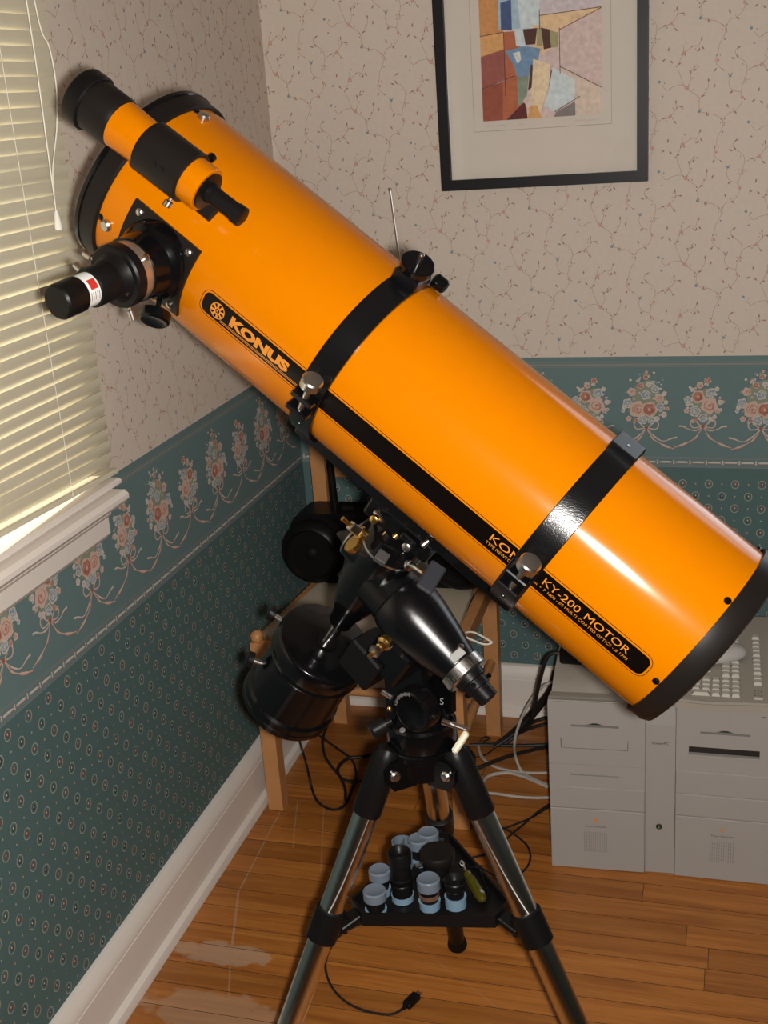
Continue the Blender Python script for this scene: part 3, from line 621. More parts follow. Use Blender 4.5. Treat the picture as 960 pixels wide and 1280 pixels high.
# ------------------------------------------------------------------ portable stereo on the chair
bz = SZ+.0105; BXC = .275
bb = thing('portable_stereo', 'black portable stereo with round speakers resting on the chair seat', 'stereo', (BXC, -.22, bz))
def rrect(x0, x1, y0, y1, r, n=6):
    P = []
    for cx, cy, a0 in ((x1-r, y1-r, 0), (x0+r, y1-r, 90), (x0+r, y0+r, 180), (x1-r, y0+r, 270)):
        P += [(cx+r*math.cos(math.radians(a0+90*i/n)), cy+r*math.sin(math.radians(a0+90*i/n))) for i in range(n+1)]
    return P
g = G(); g.prism(rrect(BXC-.235, BXC+.235, bz, bz+.175, .045), (0, -.135, 0), X, Z, -Y, 0, .09)
part('body', g, BLKPLAS, bb)
for sx in (-1, 1):
    c0 = V(BXC+sx*.178, -.225, bz+.083); pod = G(); pod.lathe(c0, -Y, [(0, .078), (.018, .078), (.030, .070), (.034, .062), (.026, .056)], 40)
    sp = part('speaker', pod, BLKPLAS, bb)
    part('speaker_cone', G().lathe(c0-Y*.0262, -Y, [(0, .055), (-.012, .030), (-.010, .02), (0, .016), (.004, .010), (.005, .001)], 32, cap=False), RUBBER, sp)
g = G(); g.prism(rrect(BXC-.125, BXC+.125, bz+.015, bz+.135, .02), (0, -.225, 0), X, Z, -Y, 0, .014)
cp = part('cassette_panel', g, mat('grey_panel', (.30, .28, .25), .45), bb, 'grey centre panel')
part('cassette_door', G().prism(rrect(BXC-.06, BXC+.06, bz+.025, bz+.085, .01), (0, -.239, 0), X, Z, -Y, 0, .005), BLACK, cp)
for i in range(5): part('button', G().box((BXC-.10+.05*i, -.18, bz+.177), .016, .009, .004, bev=.002), BLKSATIN, bb)
g = G(); hz = bz+.05
g.tube([(BXC-.135, -.175, bz+.15), (BXC-.138, -.175, bz+.24), (BXC-.135, -.175, bz+.30), (BXC-.09, -.175, bz+.325), (BXC, -.175, bz+.33), (BXC+.09, -.175, bz+.325), (BXC+.135, -.175, bz+.30), (BXC+.138, -.175, bz+.24), (BXC+.135, -.175, bz+.15)], .009, 10)
part('handle', g, BLKPLAS, bb)
at_ = plane(488, 237, 1, -.15); ab_ = V(at_[0]+.055, -.15, bz+.165); mid = at_*.45+ab_*.55
g = G(); g.cyl(ab_, mid, .0028, n=10); g.cyl(mid, at_, .0017, n=8); g.sphere(at_, .0034, 10)
part('antenna', g, STEEL, bb, 'thin steel telescopic antenna')

# ------------------------------------------------------------------ two desktop towers
def tower(name, label, org, ang, zip_drive, tray_open):
    ux = V(math.cos(ang), math.sin(ang), 0); uy = V(-math.sin(ang), math.cos(ang), 0); o = V(*org, 0)
    T = thing(name, label, 'computer', o + ux*.1225 + uy*.2, 'beige desktop towers'); W, H, D, FP = .245, .385, .40, .187
    P = lambda x, y, z: o + ux*x + uy*y + Z*z
    g = G(); g.prism([(.022, .002), (.022, H-.035), (.045, H-.012), (.10, H), (D-.02, H), (D, H-.02), (D, .002)], P(.003, 0, 0), uy, Z, ux, 0, W-.006)
    part('case', g, MACD, T)
    # front bezel, slightly bowed, with recesses built as separate pieces
    def bez(x0, x1, z0, z1, y0=0, bev=.0015, m=MAC, nm='bezel_panel', dep=.03):
        return part(nm, G().box(P((x0+x1)/2, y0+dep/2, (z0+z1)/2), (x1-x0)/2, dep/2, (z1-z0)/2, ux, uy, Z, bev), m, T)
    def holed(x0, x1, z0, z1, holes, dep=.0215):              # front panel with openings cut right through
        xs = sorted({x0, x1, *[v for h in holes for v in h[:2]]}); zs = sorted({z0, z1, *[v for h in holes for v in h[2:]]})
        sol = lambda i, j: 0 <= i < len(xs)-1 and 0 <= j < len(zs)-1 and not any(h[0] < (xs[i]+xs[i+1])/2 < h[1] and h[2] < (zs[j]+zs[j+1])/2 < h[3] for h in holes)
        g = G()
        for i in range(len(xs)-1):
            for j in range(len(zs)-1):
                if not sol(i, j): continue
                a, b, c, d_ = xs[i], xs[i+1], zs[j], zs[j+1]
                g.add([P(a, 0, c), P(b, 0, c), P(b, 0, d_), P(a, 0, d_)], [(0, 1, 2, 3)])
                for di, dj, e0, e1 in ((-1, 0, (a, d_), (a, c)), (1, 0, (b, c), (b, d_)), (0, -1, (a, c), (b, c)), (0, 1, (b, d_), (a, d_))):
                    if not sol(i+di, j+dj): g.add([P(e0[0], 0, e0[1]), P(e1[0], 0, e1[1]), P(e1[0], dep, e1[1]), P(e0[0], dep, e0[1])], [(0, 1, 2, 3)])
        return part('bezel_panel', g, MAC, T, smooth=0)
    zc = [0, .142, .193, .245, .382]
    lower = bez(0, FP, .001, zc[1]); bez(0, FP, zc[1]+.0012, zc[2])
    if zip_drive: holed(0, FP, zc[2]+.0004, zc[3], [(.042, .138, .2200, .2280)])
    else: bez(0, FP, zc[2]+.0004, zc[3])
    zf, zd = .333, .2905
    hl = [(.045, .137, zf-.003, zf+.0015), (.074, .108, zf+.0015, zf+.0030), (.080, .102, zf+.0030, zf+.0048), (.085, .097, zf+.0048, zf+.0062)]
    if tray_open: hl.append((.024, .155, zd-.007, zd+.010))
    else: hl += [(.024, .0252, zd-.008, zd+.012), (.1538, .155, zd-.008, zd+.012), (.024, .155, zd-.0095, zd-.008)]
    up = holed(0, FP, zc[3]+.0004, H-.001, hl)
    # top lip slopes back
    part('top_lip', G().prism([(.0, H-.004), (.004, H+.0005), (.05, H-.006), (.05, H-.02), (.004, H-.02)], P(0.001, 0, 0), uy, Z, ux, 0, FP-.002), MACD, T)
    strip = part('side_strip', G().prism([(.006, .001), (.006, H-.046), (.010, H-.043), (.045, H-.012), (.06, H-.012), (.06, .001)], P(FP+.001, 0, 0), uy, Z, ux, 0, W-FP-.001), MAC, T)
    e = -.0004
    # dark shutters and doors set back inside the openings
    part('disk_slot', G().box(P(.091, .014, zf+.0015), .050, .004, .008, ux, uy, Z), MACK, up, smooth=0)
    cx = .091; g = G(); g.prism([(cx+.019*math.cos(t), zf-.0035+.012*math.sin(t)) for t in [math.pi+math.pi*i/12 for i in range(13)]], P(0, e, 0), ux, Z, uy, .0002, .002)
    part('finger_scoop', g, MAC, up)
    if tray_open:
        part('drive_opening', G().box(P(.0895, .012, zd+.0015), .068, .004, .011, ux, uy, Z), MACK, up, smooth=0)
        part('drive_lip', G().box(P(.0895, e, zd-.009), .066, .0015, .0018, ux, uy, Z, .0005), MAC, up)
    else: part('drive_door', G().box(P(.0895, .019, zd+.002), .070, .002, .014, ux, uy, Z), MAC, up, smooth=0)
    g = G(); g.box(P(.142, e, zd-.0175), .005, .001, .0013, ux, uy, Z, .0004); g.box(P(.131, e, zd-.0172), .0014, .0008, .001, ux, uy, Z); part('drive_button', g, MAC, up)
    if zip_drive: part('cartridge_flap', G().box(P(.09, .007, .224), .050, .002, .006, ux, uy, Z), MAC, up, smooth=0)
    # logo, name, and dark squares painting in the shade of speaker holes
    g = G(); lx, lz = .0905, .1185; ap = [(0, .0028), (.002, .0034), (.0038, .002), (.0036, -.0005), (.0026, -.0034), (.001, -.0040), (-.001, -.0040), (-.0026, -.0034), (-.0038, -.0005), (-.0038, .0018), (-.002, .0034)]
    g.flat([(lx+a, lz+b) for a, b in ap], P(0, e, 0), ux, Z, 0); g.flat([(lx+.0003, lz+.0036), (lx+.0018, lz+.0062), (lx+.0024, lz+.0058), (lx+.0012, lz+.0038)], P(0, e, 0), ux, Z, 1)
    part('logo', g, [mat('logo_orange', (.62, .24, .06), .5), mat('logo_green', (.16, .30, .08), .5)], lower, smooth=0, fix=False)
    g = G(); text_on(g, 'Power Macintosh', P(.070, e, .1015), ux, Z, .042, .0045); part('name_print', g, PRINTD, lower, smooth=0, fix=False)
    g = G()
    for i in range(11):
        for j in range(11): g.box(P(.068+i*.0044, e+.0003, .045+j*.0044), .0007, .0004, .0007, ux, uy, Z)
    part('speaker_hole_shade', g, MACG, lower, smooth=0, fix=False, kind='stuff')
    g = G(); text_on(g, 'PowerPC', P(FP+.014, .0055, .296), ux, Z, .031, .0058, .01); part('name_print', g, PRINTD, strip, smooth=0, fix=False)
    part('power_button', G().lathe(P(FP+.028, .0065, .110), -uy, [(0, .0062), (.002, .0062), (.0032, .0048)], 20), MACK, strip)
    part('power_light', G().lathe(P(FP+.028, .0032, .109), -uy, [(0, .0022), (.0005, .0018)], 10), mat('green_light', (.10, .24, .06), .3), strip)
    return T, P, H
TA = .0553
tower('desktop_tower', 'beige desktop tower with closed disc tray and cartridge drive beside the tripod', (.7076, -.6326), TA, True, False)
T2o = onfl(841.5, 1094.8)
T2, P2, H2 = tower('desktop_tower', 'beige desktop tower with open black disc slot carrying the keyboard', (T2o[0]+.002, T2o[1]), .012, False, True)
# sticker ghost and badge on the second tower are print
g = G()
for k_ in range(3): g.box(P2(.157+.003*k_, -.0004, .3735), .0011, .0003, .0014)     # illegible badge print
part('model_print', g, PRINTD, T2, smooth=0, fix=False)

# ------------------------------------------------------------------ keyboard and mouse on the second tower
ka = .012; kx = V(math.cos(ka), math.sin(ka), 0); ky = V(-math.sin(ka), math.cos(ka), 0)
kz0 = H2+.0022; ko = P2(-.002, -.012, kz0)                    # near left corner; keyboard turned a quarter turn, its right end to the camera
kb = thing('keyboard', 'beige keyboard lying on the desktop tower with a mouse on it', 'keyboard', ko + kx*.09 + ky*.2)
KW, KL = .185, .40
edge = [(KW*i/16, .0035*math.sin(math.pi*2.0*i/16+2.6)) for i in range(17)]
outl = edge + [(KW, KL)] + [(0, KL)]
g = G(); g.prism(outl, ko, kx, ky, Z, 0, .014); g2 = [(x*.97+.003, y*.985+.003) for x, y in outl]; g.prism(g2, ko, kx, ky, Z, .014, .019)
part('case', g, MACD, kb, smooth=25)
ku = G(); hw = .0079; pts = []
for z, k in ((0, 1), (.0065, .74)): pts += [(sx*hw*k, sy*hw*k, z) for sx, sy in ((-1, -1), (1, -1), (1, 1), (-1, 1))]
ku.add(pts, [(4, 5, 6, 7), (3, 2, 1, 0)] + [(i, (i+1) % 4, 4+(i+1) % 4, 4+i) for i in range(4)])
kme = mesh_of(ku, KEYM, 'key', V(0, 0, 0), 0)
pk = .0183
def key(cx, cy, sx=1, sy=1):
    o = bpy.data.objects.new('key', kme); COL.objects.link(o); o.parent = kb
    p = ko + kx*cx + ky*cy + Z*.0188 - ROOT[kb.name]; o.location = tuple(p); o.rotation_euler = (0, 0, ka); o.scale = (sx, sy, 1)
bx0, by0 = .037, .030
for r in range(5):                                            # number pad: near end of the quarter-turned board
    for c in range(4):
        if (c == 0 and r in (0, 1)): continue
        if r == 0 and c == 1: continue
        key(bx0+r*0+pk*r, by0+pk*c)
key(bx0+pk*.5, by0, 2.15, 1); key(bx0, by0+pk*1, 1, 1)
for c, r in ((5, 0), (6, 0), (7, 0), (6, 1), (5, 3), (6, 3), (7, 3), (5, 4), (6, 4), (7, 4)): key(bx0+pk*r, by0+pk*(c-.55))
for r in range(5):
    for c in range(12): key(bx0+pk*r, by0+pk*(8+c)-.006)
for c in range(13):
    if c in (0, 1): continue
    key(.151, by0+pk*(c+1.0)+(c//4)*.006)
g = G(); g.box(ko + kx*.151 + ky*.022 + Z*.0205, .0085, .0040, .0018, kx, ky, Z, .001); part('power_key', g, KEYM, kb)
g = G()
for i in range(3):
    for j in range(3): g.box(ko + kx*(.145+.006*i) + ky*(.035+.009*j) + Z*.0192, .0013, .0009, .0003, kx, ky, Z)
part('status_lights', g, MACK, kb, smooth=0)
# mouse
ms = onfl(899, 815, kz0+.036); ma = math.radians(24); mx_ = V(math.cos(ma), math.sin(ma), 0); my_ = V(-math.sin(ma), math.cos(ma), 0)
mo = thing('mouse', 'pale grey rounded one-button mouse lying on the keyboard keys', 'mouse', V(ms[0], ms[1], kz0+.0255))
g = G(); n = 28; prof_ = [(0, .93), (.004, 1.0), (.010, 1.0), (.016, .93), (.021, .78), (.0245, .5), (.026, .2), (.0262, .01)]
mb_ = V(ms[0], ms[1], kz0+.0256); P_ = []; F_ = []
for h, k in prof_:
    for i in range(n):
        t = 2*math.pi*i/n; ex = abs(math.cos(t))**.75*(1 if math.cos(t) > 0 else -1); ey = abs(math.sin(t))**.8*(1 if math.sin(t) > 0 else -1)
        P_.append(mb_ + mx_*.056*k*ex + my_*.031*k*ey + Z*h)
for j in range(len(prof_)-1): F_ += [(j*n+i, j*n+(i+1) % n, (j+1)*n+(i+1) % n, (j+1)*n+i) for i in range(n)]
F_ += [tuple(range(n))[::-1], tuple((len(prof_)-1)*n+i for i in range(n))]
g.add(P_, F_); part('shell', g, mat('mouse_grey', (.46, .44, .42), .35), mo, smooth=60)
part('seam', G().tube([mb_ + mx_*.0567*math.cos(t) + my_*.0316*math.sin(t) + Z*.008 for t in [2*math.pi*i/24 for i in range(25)]], .0006, 5, sm=1), MATS['mouse_grey'], mo)
# power adapter on the first tower's back
pa = onfl(716, 829, .392); ad = thing('power_adapter', 'black power adapter lying on top of the beige tower', 'adapter', V(pa[0], pa[1]+.02, .3855))
part('body', G().box(V(pa[0]+.012, pa[1]+.03, .3855+.017), .040, .028, .0165, bev=.004), BLKPLAS, ad)
part('cord', G().tube([V(pa[0]-.026, pa[1]+.03, .399), V(pa[0]-.055, pa[1]+.03, .39), V(pa[0]-.075, pa[1]+.04, .33), V(pa[0]-.10, pa[1]+.07, .22)], .004, 8), CABB, ad)
g = G(); ln_ = [(700, 826, .39), (697, 838, .388), (690, 860, .386)]
# ------------------------------------------------------------------ cables on the floor
def cable(name, label, pts, r, m, grp=None, cat='cable', lift=0.):
    nP = len(pts)-1; P = [p + Z*(lift if 0 < i_ < nP else 0) if isinstance(p, np.ndarray) else onfl(p[0], p[1], r+.0008+(lift if 0 < i_ < nP else 0)) for i_, p in enumerate(pts)]
    return solo(name, G().tube(P, r, 8), m, label, cat, V(P[0]), grp or 'cables lying on the floor')
yp = lambda x, y, Y_: plane(x, y, 1, Y_)
cable('grey_cable', 'pale grey cable arching from behind the beige tower to the floor', [yp(691, 852, -.20), yp(676, 860, -.20), yp(660, 881, -.20), yp(648, 908, -.21), yp(643, 930, -.22), onfl(645, 948, .034), onfl(653, 965, .005), onfl(668, 974, .004), onfl(684, 981, .004)], .0034, CABW)
cable('grey_cable', 'pale grey cable looping on the floor behind the tripod leg', [(598, 933), (601, 944), (609, 953), (620, 959), (636, 963), (660, 966), (686, 966)], .0034, CABW)
cable('grey_cable', 'pale grey cable curling from the tripod leg to the tower', [(603, 979), (608, 972), (617, 968), (636, 966), (655, 971), (672, 978), (686, 984)], .0042, CABW)
cable('grey_cable', 'pale grey cable lying nearly straight beside the tower', [(604, 991), (620, 992), (640, 995), (662, 997), (688, 997)], .0034, CABW)
cable('black_cable', 'thick black cable running straight across the floor to the tower', [(585, 966), (610, 955), (640, 944), (688, 932)], .0048, CABB, lift=.009)
cable('black_cable', 'black cable lying level behind the tripod near the chair leg', [(560, 934), (595, 931), (640, 932), (688, 931)], .0045, CABB)
bun = thing('cable_bundle', 'bundle of thick black cables hanging down behind the beige tower', 'cables', onfl(622, 932))
rr = random.Random(3)
for i in range(7):
    dx, dy = rr.uniform(-6, 6), rr.uniform(-5, 5)
    part('strand', G().tube([yp(694+dx*.3, 842+dy, -.19), yp(687+dx*.4, 866+dy, -.18), yp(668+dx*.6, 890+dy, -.16), onfl(645+dx*.8, 915+dy, .03), onfl(624+dx, 931+dy*.7, .0056)], .0052, 8), CABB, bun)
for a, b, c in (((688, 896), (668, 902), (648, 915)), ((688, 904), (664, 910), (640, 921))): part('strand', G().tube([yp(*a, -.17), yp(*b, -.17), onfl(*c, .012)], .0042, 8), CABB, bun)
cable('black_cable', 'thin black wire tangled on the floor in front of the cable bundle', [(600, 926), (606, 921), (612, 923), (604, 928), (622, 930), (612, 940), (605, 944), (590, 948)], .0018, CABB)
cable('black_cable', 'thin black cable slanting from the tower behind the chrome leg', [(690, 1003), (672, 1015), (655, 1030), (640, 1042), (628, 1054), (610, 1066), (590, 1072)], .0022, CABB)
cable('black_cable', 'thin black cable curling in a loop beside the chrome tripod leg', [(688, 1007), (668, 1020), (645, 1030), (620, 1038), (612, 1032), (625, 1033), (643, 1043), (658, 1056), (663, 1069), (660, 1082), (650, 1092), (632, 1098), (610, 1090), (596, 1080)], .0022, CABB, lift=.005)
tang = thing('cable_tangle', 'tangle of thin black cables curling on the floor beside the oak chair leg', 'cables', onfl(420, 985))
def strand(pts, r, lift=0.):
    P = [p + Z*lift if isinstance(p, np.ndarray) else onfl(p[0], p[1], r+.0008+lift) for p in pts]; part('strand', G().tube(P, r, 8), CABB, tang)
strand([yp(368, 890, -.33), yp(373, 920, -.33), yp(380, 945, -.34), onfl(386, 968, .03), onfl(390, 986, .006), (398, 1003), (415, 1012), (430, 1007), (440, 987), (445, 968), (440, 950), (425, 938), (408, 926), (395, 916)], .0030)
strand([yp(414, 880, -.20), yp(411, 905, -.20), onfl(404, 925, .016), (405, 942), (412, 955), (424, 970), (431, 985), (432, 1000)], .0036, .007)
strand([(470, 942), (452, 946), (436, 948), (425, 956), (422, 965), (428, 974), (440, 977), (458, 976)], .0042, .012)
cc = thing('extension_lead', 'thin black cord with a plug looping over the floor under the tripod', 'cord', onfl(409, 1190))
part('cord', G().tube([onfl(560, 1140, .003), onfl(520, 1143, .003), onfl(478, 1148, .003), onfl(450, 1155, .003), onfl(424, 1170, .003), onfl(410, 1192, .003), onfl(407, 1212, .003), onfl(415, 1234, .003), onfl(432, 1252, .003), onfl(458, 1264, .003), onfl(488, 1268, .003), onfl(505, 1260, .004)], .0023, 8), CABB, cc)
a, b = onfl(505, 1260, .006), onfl(522, 1243, .007); u = nrm(b-a); v = nrm(np.cross(Z, u)); L_ = np.linalg.norm(b-a)
pg = part('plug', G().box(a*.45+b*.55, L_*.42, .0085, .006, u, v, np.cross(u, v), .002), BLKPLAS, cc)
part('strain_relief', G().cyl(a-u*.004, a+u*.006, .0028, .0045, 12), BLKPLAS, pg)
for k in (-1, 0, 1): part('pin', G().cyl(b-u*.006+v*.004*k, b+u*.007+v*.004*k, .0013, n=8), STEEL, pg)

# ------------------------------------------------------------------ telescope
TA0 = V(.37913936, -1.28375143, 1.39839576); TD = nrm(V(.78345938, -.14718089, -.60376253))
TQ = V(.56413757, -.23905743, .79031661); TQ = nrm(TQ - (TQ@TD)*TD); TW = np.cross(TD, TQ)
if TW @ (CAM-TA0) < 0: TW = -TW
TR = .116; HUB = V(.629, -1.2616, 0); PH = 1.7373
def rad(al): al = math.radians(al); return math.cos(al)*TQ + math.sin(al)*TW
def tan(al): al = math.radians(al); return -math.sin(al)*TQ + math.cos(al)*TW
def tp(s, al, r): return TA0 + s*TD + r*rad(al)
tel = thing('telescope', 'orange reflector telescope on a black equatorial mount with chrome tripod legs', 'telescope', HUB)
# --- optical tube
tube = part('optical_tube', G().ring(TA0, TD, TR-.0025, TR, -.052, .803, 128), ORANGE, tel, 'orange enamelled tube')
part('inner_wall', G().ring(TA0, TD, TR-.0045, TR-.0028, -.07, .80, 64), RUBBER, tube)
g = G(); g.ring(TA0, TD, TR-.004, TR+.0045, -.0795, -.050, 96, bev=.002); fr = part('front_rim', g, BLKSATIN, tel)
part('rim_lip', G().ring(TA0, TD, TR-.004, TR+.0062, -.0815, -.0735, 96, bev=.0015), BLACK, fr)
part('rear_cell', G().lathe(TA0, TD, [(.800, TR+.001), (.800, TR+.0048), (.818, TR+.0050), (.826, TR+.001), (.829, TR-.010), (.829, .02), (.829, .001)], 96), BLKSATIN, tel)
# spider and secondary holder inside the open end
g = G()
for k in range(4):
    v = rad(20+90*k); g.box(TA0+TD*.05+v*.065, .045, .0006, .012, v, np.cross(TD, v), TD)
g.lathe(TA0+TD*.03, TD, [(0, .02), (.06, .022), (.09, .026)], 24); part('secondary_holder', g, RUBBER, tel)
def screw(s, al, r, h, m, parent, nm='screw', r0=TR):
    u = rad(al); part(nm, G().lathe(tp(s, al, r0-.001), u, [(0, r), (h*.5+.001, r), (h*.85+.001, r*.75), (h+.001, r*.25)], 16), m, parent)
for s, al in ((-.034, -1), (-.035, 95.6), (-.034, 170), (-.034, -100)): screw(s, al, .0078, .0075, STEEL, tube, 'thumb_screw')
screw(-.047, 93.9, .0042, .003, BLACK, tube); screw(-.047, -2, .0042, .003, BLACK, tube)
for k in range(6): screw(.7955, 32.9+60*k, .0042, .0035, BLACK, tube)
# --- stripe, pinstripe and lettering on the tube
AC_ = 91.5
def onto(u, v, r): return tp(u, AC_ - math.degrees(v/TR), r)
def curved(g, pts, faces, r, mi=0):
    bm = bmesh.new(); vs_ = [bm.verts.new((x, y_, 0)) for x, y_ in pts]
    for f in faces:
        try: bm.faces.new([vs_[i] for i in f])
        except ValueError: pass
    ys = [p[1] for p in pts]; y0 = min(ys); k = y0+.003
    while k < max(ys):
        bmesh.ops.bisect_plane(bm, geom=bm.verts[:]+bm.edges[:]+bm.faces[:], plane_co=(0, k, 0), plane_no=(0, 1, 0)); k += .003
    bm.verts.index_update()
    g.add([onto(v.co.x, v.co.y, r) for v in bm.verts], [tuple(v.index for v in f.verts) for f in bm.faces], mi); bm.free()
S0, S1, HWD = .1195, .7795, .0143
def rr_(s0, s1, h, r): return rrect(s0, s1, -h, h, r, 5)
g = G(); o_ = rr_(S0, S1, HWD, .009); curved(g, o_, [tuple(range(len(o_)))], TR+.0002); part('name_stripe', g, DECAL, tube, 'black name stripe', smooth=60, fix=False)
g = G(); A = rr_(S0-.0024, S1+.0024, HWD+.0024, .0114); B = rr_(S0-.0032, S1+.0032, HWD+.0032, .0122); n = len(A)
g.add([onto(u, v, TR+.00025) for u, v in A+B], [(i, (i+1) % n, n+(i+1) % n, n+i) for i in range(n)]); part('pinstripe', g, DECAL, tube, smooth=0, fix=False)
g = G()
def letter(txt, s0, s1, v0, h, bold, fixw=True):
    a, ff, mx_ = text_mesh(txt, bold); curved(g, [(s0+x/mx_[0]*(s1-s0), v0+y_/mx_[1]*h) for x, y_ in a], ff, TR+.0004)
letter('KONUS', .1625, .2535, -.0062, .0145, .06)
part('brand_lettering', g, LETTER, tube, 'bold orange brand lettering', smooth=60, fix=False); g = G()
cx_, rr0 = .1425, .0105
for r0, r1 in ((.0094, .0105), (.0030, .0046)):
    n = 28; P_ = [(cx_+r*math.cos(2*math.pi*i/n), -.0005+r*math.sin(2*math.pi*i/n)) for r in (r0, r1) for i in range(n)]
    g.add([onto(u, v, TR+.0004) for u, v in P_], [(i, (i+1) % n, n+(i+1) % n, n+i) for i in range(n)])
for k in range(8):
    t = 2*math.pi*k/8+.2; c_ = (cx_+.0071*math.cos(t), -.0005+.0071*math.sin(t)); e1 = (math.cos(t), math.sin(t)); e2 = (-math.sin(t), math.cos(t))
    g.add([onto(c_[0]+e1[0]*a*.0027+e2[0]*b*.0017, c_[1]+e1[1]*a*.0027+e2[1]*b*.0017, TR+.0004) for a, b in ((-1, -.6), (1, -1.2), (1, 1.2), (-1, .6))], [(0, 1, 2, 3)])
a, ff, mx_ = text_mesh('K', .03); curved(g, [(cx_-.0016+x/mx_[0]*.0032, -.0022+y_/mx_[1]*.0034) for x, y_ in a], ff, TR+.0004)
for z_ in (-.0092, -.0112): g.add([onto(u, v, TR+.0004) for u, v in ((.150, z_), (.272, z_), (.272, z_+.0008), (.150, z_+.0008))], [(0, 1, 2, 3)])
part('emblem', g, LETTER, tube, 'orange cogwheel emblem and underline', smooth=60, fix=False); g = G()
letter('KONUS', .5575, .6235, -.0012, .0098, .0); letter('KY-200', .6335, .6845, -.0012, .0098, .0); letter('MOTOR', .6925, .7535, -.0012, .0098, .0)
letter('TYPE NEWTON   D  200', .5560, .6180, -.0085, .0044, .0); letter('mm  •  F 1000 - f/5 MULTI COATED OPTICS - # 1793', .6215, .7575, -.0085, .0044, .0)
part('model_lettering', g, LETTER, tube, 'orange model lettering', smooth=60, fix=False)

# --- clamp rings
for s0, s1, pig in ((.2755, .3085, True), (.5915, .6255, False)):
    sm_ = (s0+s1)/2; rg = part('tube_ring', G().ring(TA0, TD, TR+.0004, TR+.0056, s0, s1, 96, bev=.0008), HAMMER, tel, 'black clamp ring around the tube')
    g = G(); c = tp(sm_, -1, TR+.0095); g.box(c, (s1-s0)/2+.0005, .0175, .0075, TD, tan(-1), rad(-1), .0015); part('boss', g, HAMMER, rg)
    if pig:
        c = tp(sm_, -1, TR+.017); ax = nrm(rad(-1)*1.0 + TW*.25)
        part('mount_knob', G().lathe(c, ax, [(0, .008), (.004, .008), (.005, .0195), (.014, .0205), (.015, .019), (.013, .007), (.013, .001)], 32), BLACK, rg)
        part('mount_screw', G().lathe(c, ax, [(.010, .0032), (.028, .0032), (.029, .002)], 12), STEEL, rg)
        part('mount_stud', G().cyl(tp(sm_+.012, -22, TR+.010), tp(sm_+.03, -22, TR+.010), .009, n=16, bev=.002), BLACK, rg)
    else: part('boss_screw', G().lathe(tp(sm_, 0, TR+.0168), rad(0), [(0, .0022), (.0008, .002)], 10), STEEL, rg)
    # hinge and clamp lugs
    g = G()
    for al in (93.5, 102.5): g.box(tp(sm_, al, TR+.0125), (s1-s0)/2-.002, .0045, .0095, TD, tan(al), rad(al), .0015)
    part('clamp_lug', g, BLACK, rg)
    p0, p1 = tp(sm_+.002, 104, TR+.0165), tp(sm_+.002, 84.5, TR+.021); ax = nrm(p1-p0); L_ = np.linalg.norm(p1-p0)
    part('clamp_screw', G().lathe(p0, ax, [(-.002, .0038), (L_-.002, .0042), (L_, .006)], 16), STEEL, rg)
    part('clamp_knob', G().lathe(p1, ax, [(-.001, .0075), (.0015, .0115), (.0025, .0128), (.0125, .0128), (.0145, .0112), (.0148, .001)], 24), STEEL, rg, 'silver thumb knob')
    for al in (112, 122): part('ring_bolt', G().lathe(tp(sm_, al, TR+.0052), rad(al), [(0, .003), (.0012, .0026)], 10), BLACK, rg)
    g = G(); g.box(tp(sm_, 180, TR+.010), (s1-s0)/2, .022, .008, TD, tan(180), rad(180), .001); part('ring_foot', g, HAMMER, rg)
part('mounting_plate', G().box(tp(.444, 180, TR+.0155), .178, .030, .0095, TD, tan(180), rad(180), .002), BLACK, tel)

# --- finder
fa, fb, fe = at(101, 117.5, 1.352), at(258.7, 238, 1.327), at(297, 267, 1.318)
FD = nrm(fb-fa); FL = np.linalg.norm(fb-fa); px_ = lambda x: (x-101)/157.7*FL
fin = part('finder_scope', G().lathe(fa, FD, [(px_(150), .0285), (px_(190), .0268), (px_(232), .0268), (px_(258), .0268), (px_(259), .0255), (px_(259), .02)], 48), ORANGE, tel, 'orange and black finder scope')
part('dew_shield', G().lathe(fa, FD, [(px_(112), .0295), (px_(113), .0305), (px_(147), .0305), (px_(150), .0295), (px_(152), .0287)], 48), BLKSATIN, fin)
g = G(); g.lathe(fa, FD, [(0, .025), (.0015, .0325), (.0035, .0338), (px_(118), .0338), (px_(119.5), .0320)], 48); capf = part('lens_cap', g, BLKPLAS, fin)
part('bracket_barrel', G().ring(fa, FD, .0272, .0312, px_(187), px_(240), 48, bev=.001), BLKSATIN, fin)
ebase = FL
part('finder_eyepiece', G().lathe(fa, FD, [(ebase-.001, .0215), (ebase+.001, .0225), (ebase+.003, .0225), (ebase+.0045, .012), (ebase+.011, .0118), (ebase+.0115, .0105), (ebase+.042, .0105), (ebase+.0425, .0118), (ebase+.052, .0118), (ebase+.053, .010)], 28), BLKPLAS, fin)
# bracket stem down to the tube
fm = fa + FD*px_(222); vin = TA0 - fm; vin = nrm(vin - (vin@TD)*TD)
dist = np.linalg.norm((fm-TA0) - ((fm-TA0)@TD)*TD)
part('bracket_stem', G().box(fm + vin*((dist-TR+.028)/2), .034, .009, (dist-TR-.028)/2+.004, TD, np.cross(TD, vin), vin, .002), BLKSATIN, fin)
part('bracket_foot', G().box(fm + vin*(dist-TR-.003) + TD*.004, .046, .016, .0045, TD, np.cross(TD, vin), vin, .0015), BLKSATIN, fin)
sd_ = nrm(np.cross(FD, vin)); sd_ = sd_ if sd_ @ UP < 0 else -sd_
for (t_, dv, nm) in ((px_(233), nrm(sd_*.9+vin*.35), 'a'), (px_(236), nrm(-sd_*.9+vin*.35), 'b')):
    c = fa + FD*t_; part('adjust_screw', G().lathe(c + dv*.029, dv, [(0, .0022), (.006, .0022), (.007, .0048), (.013, .0048), (.0135, .004)], 14), STEEL if nm == 'a' else BLACK, fin)
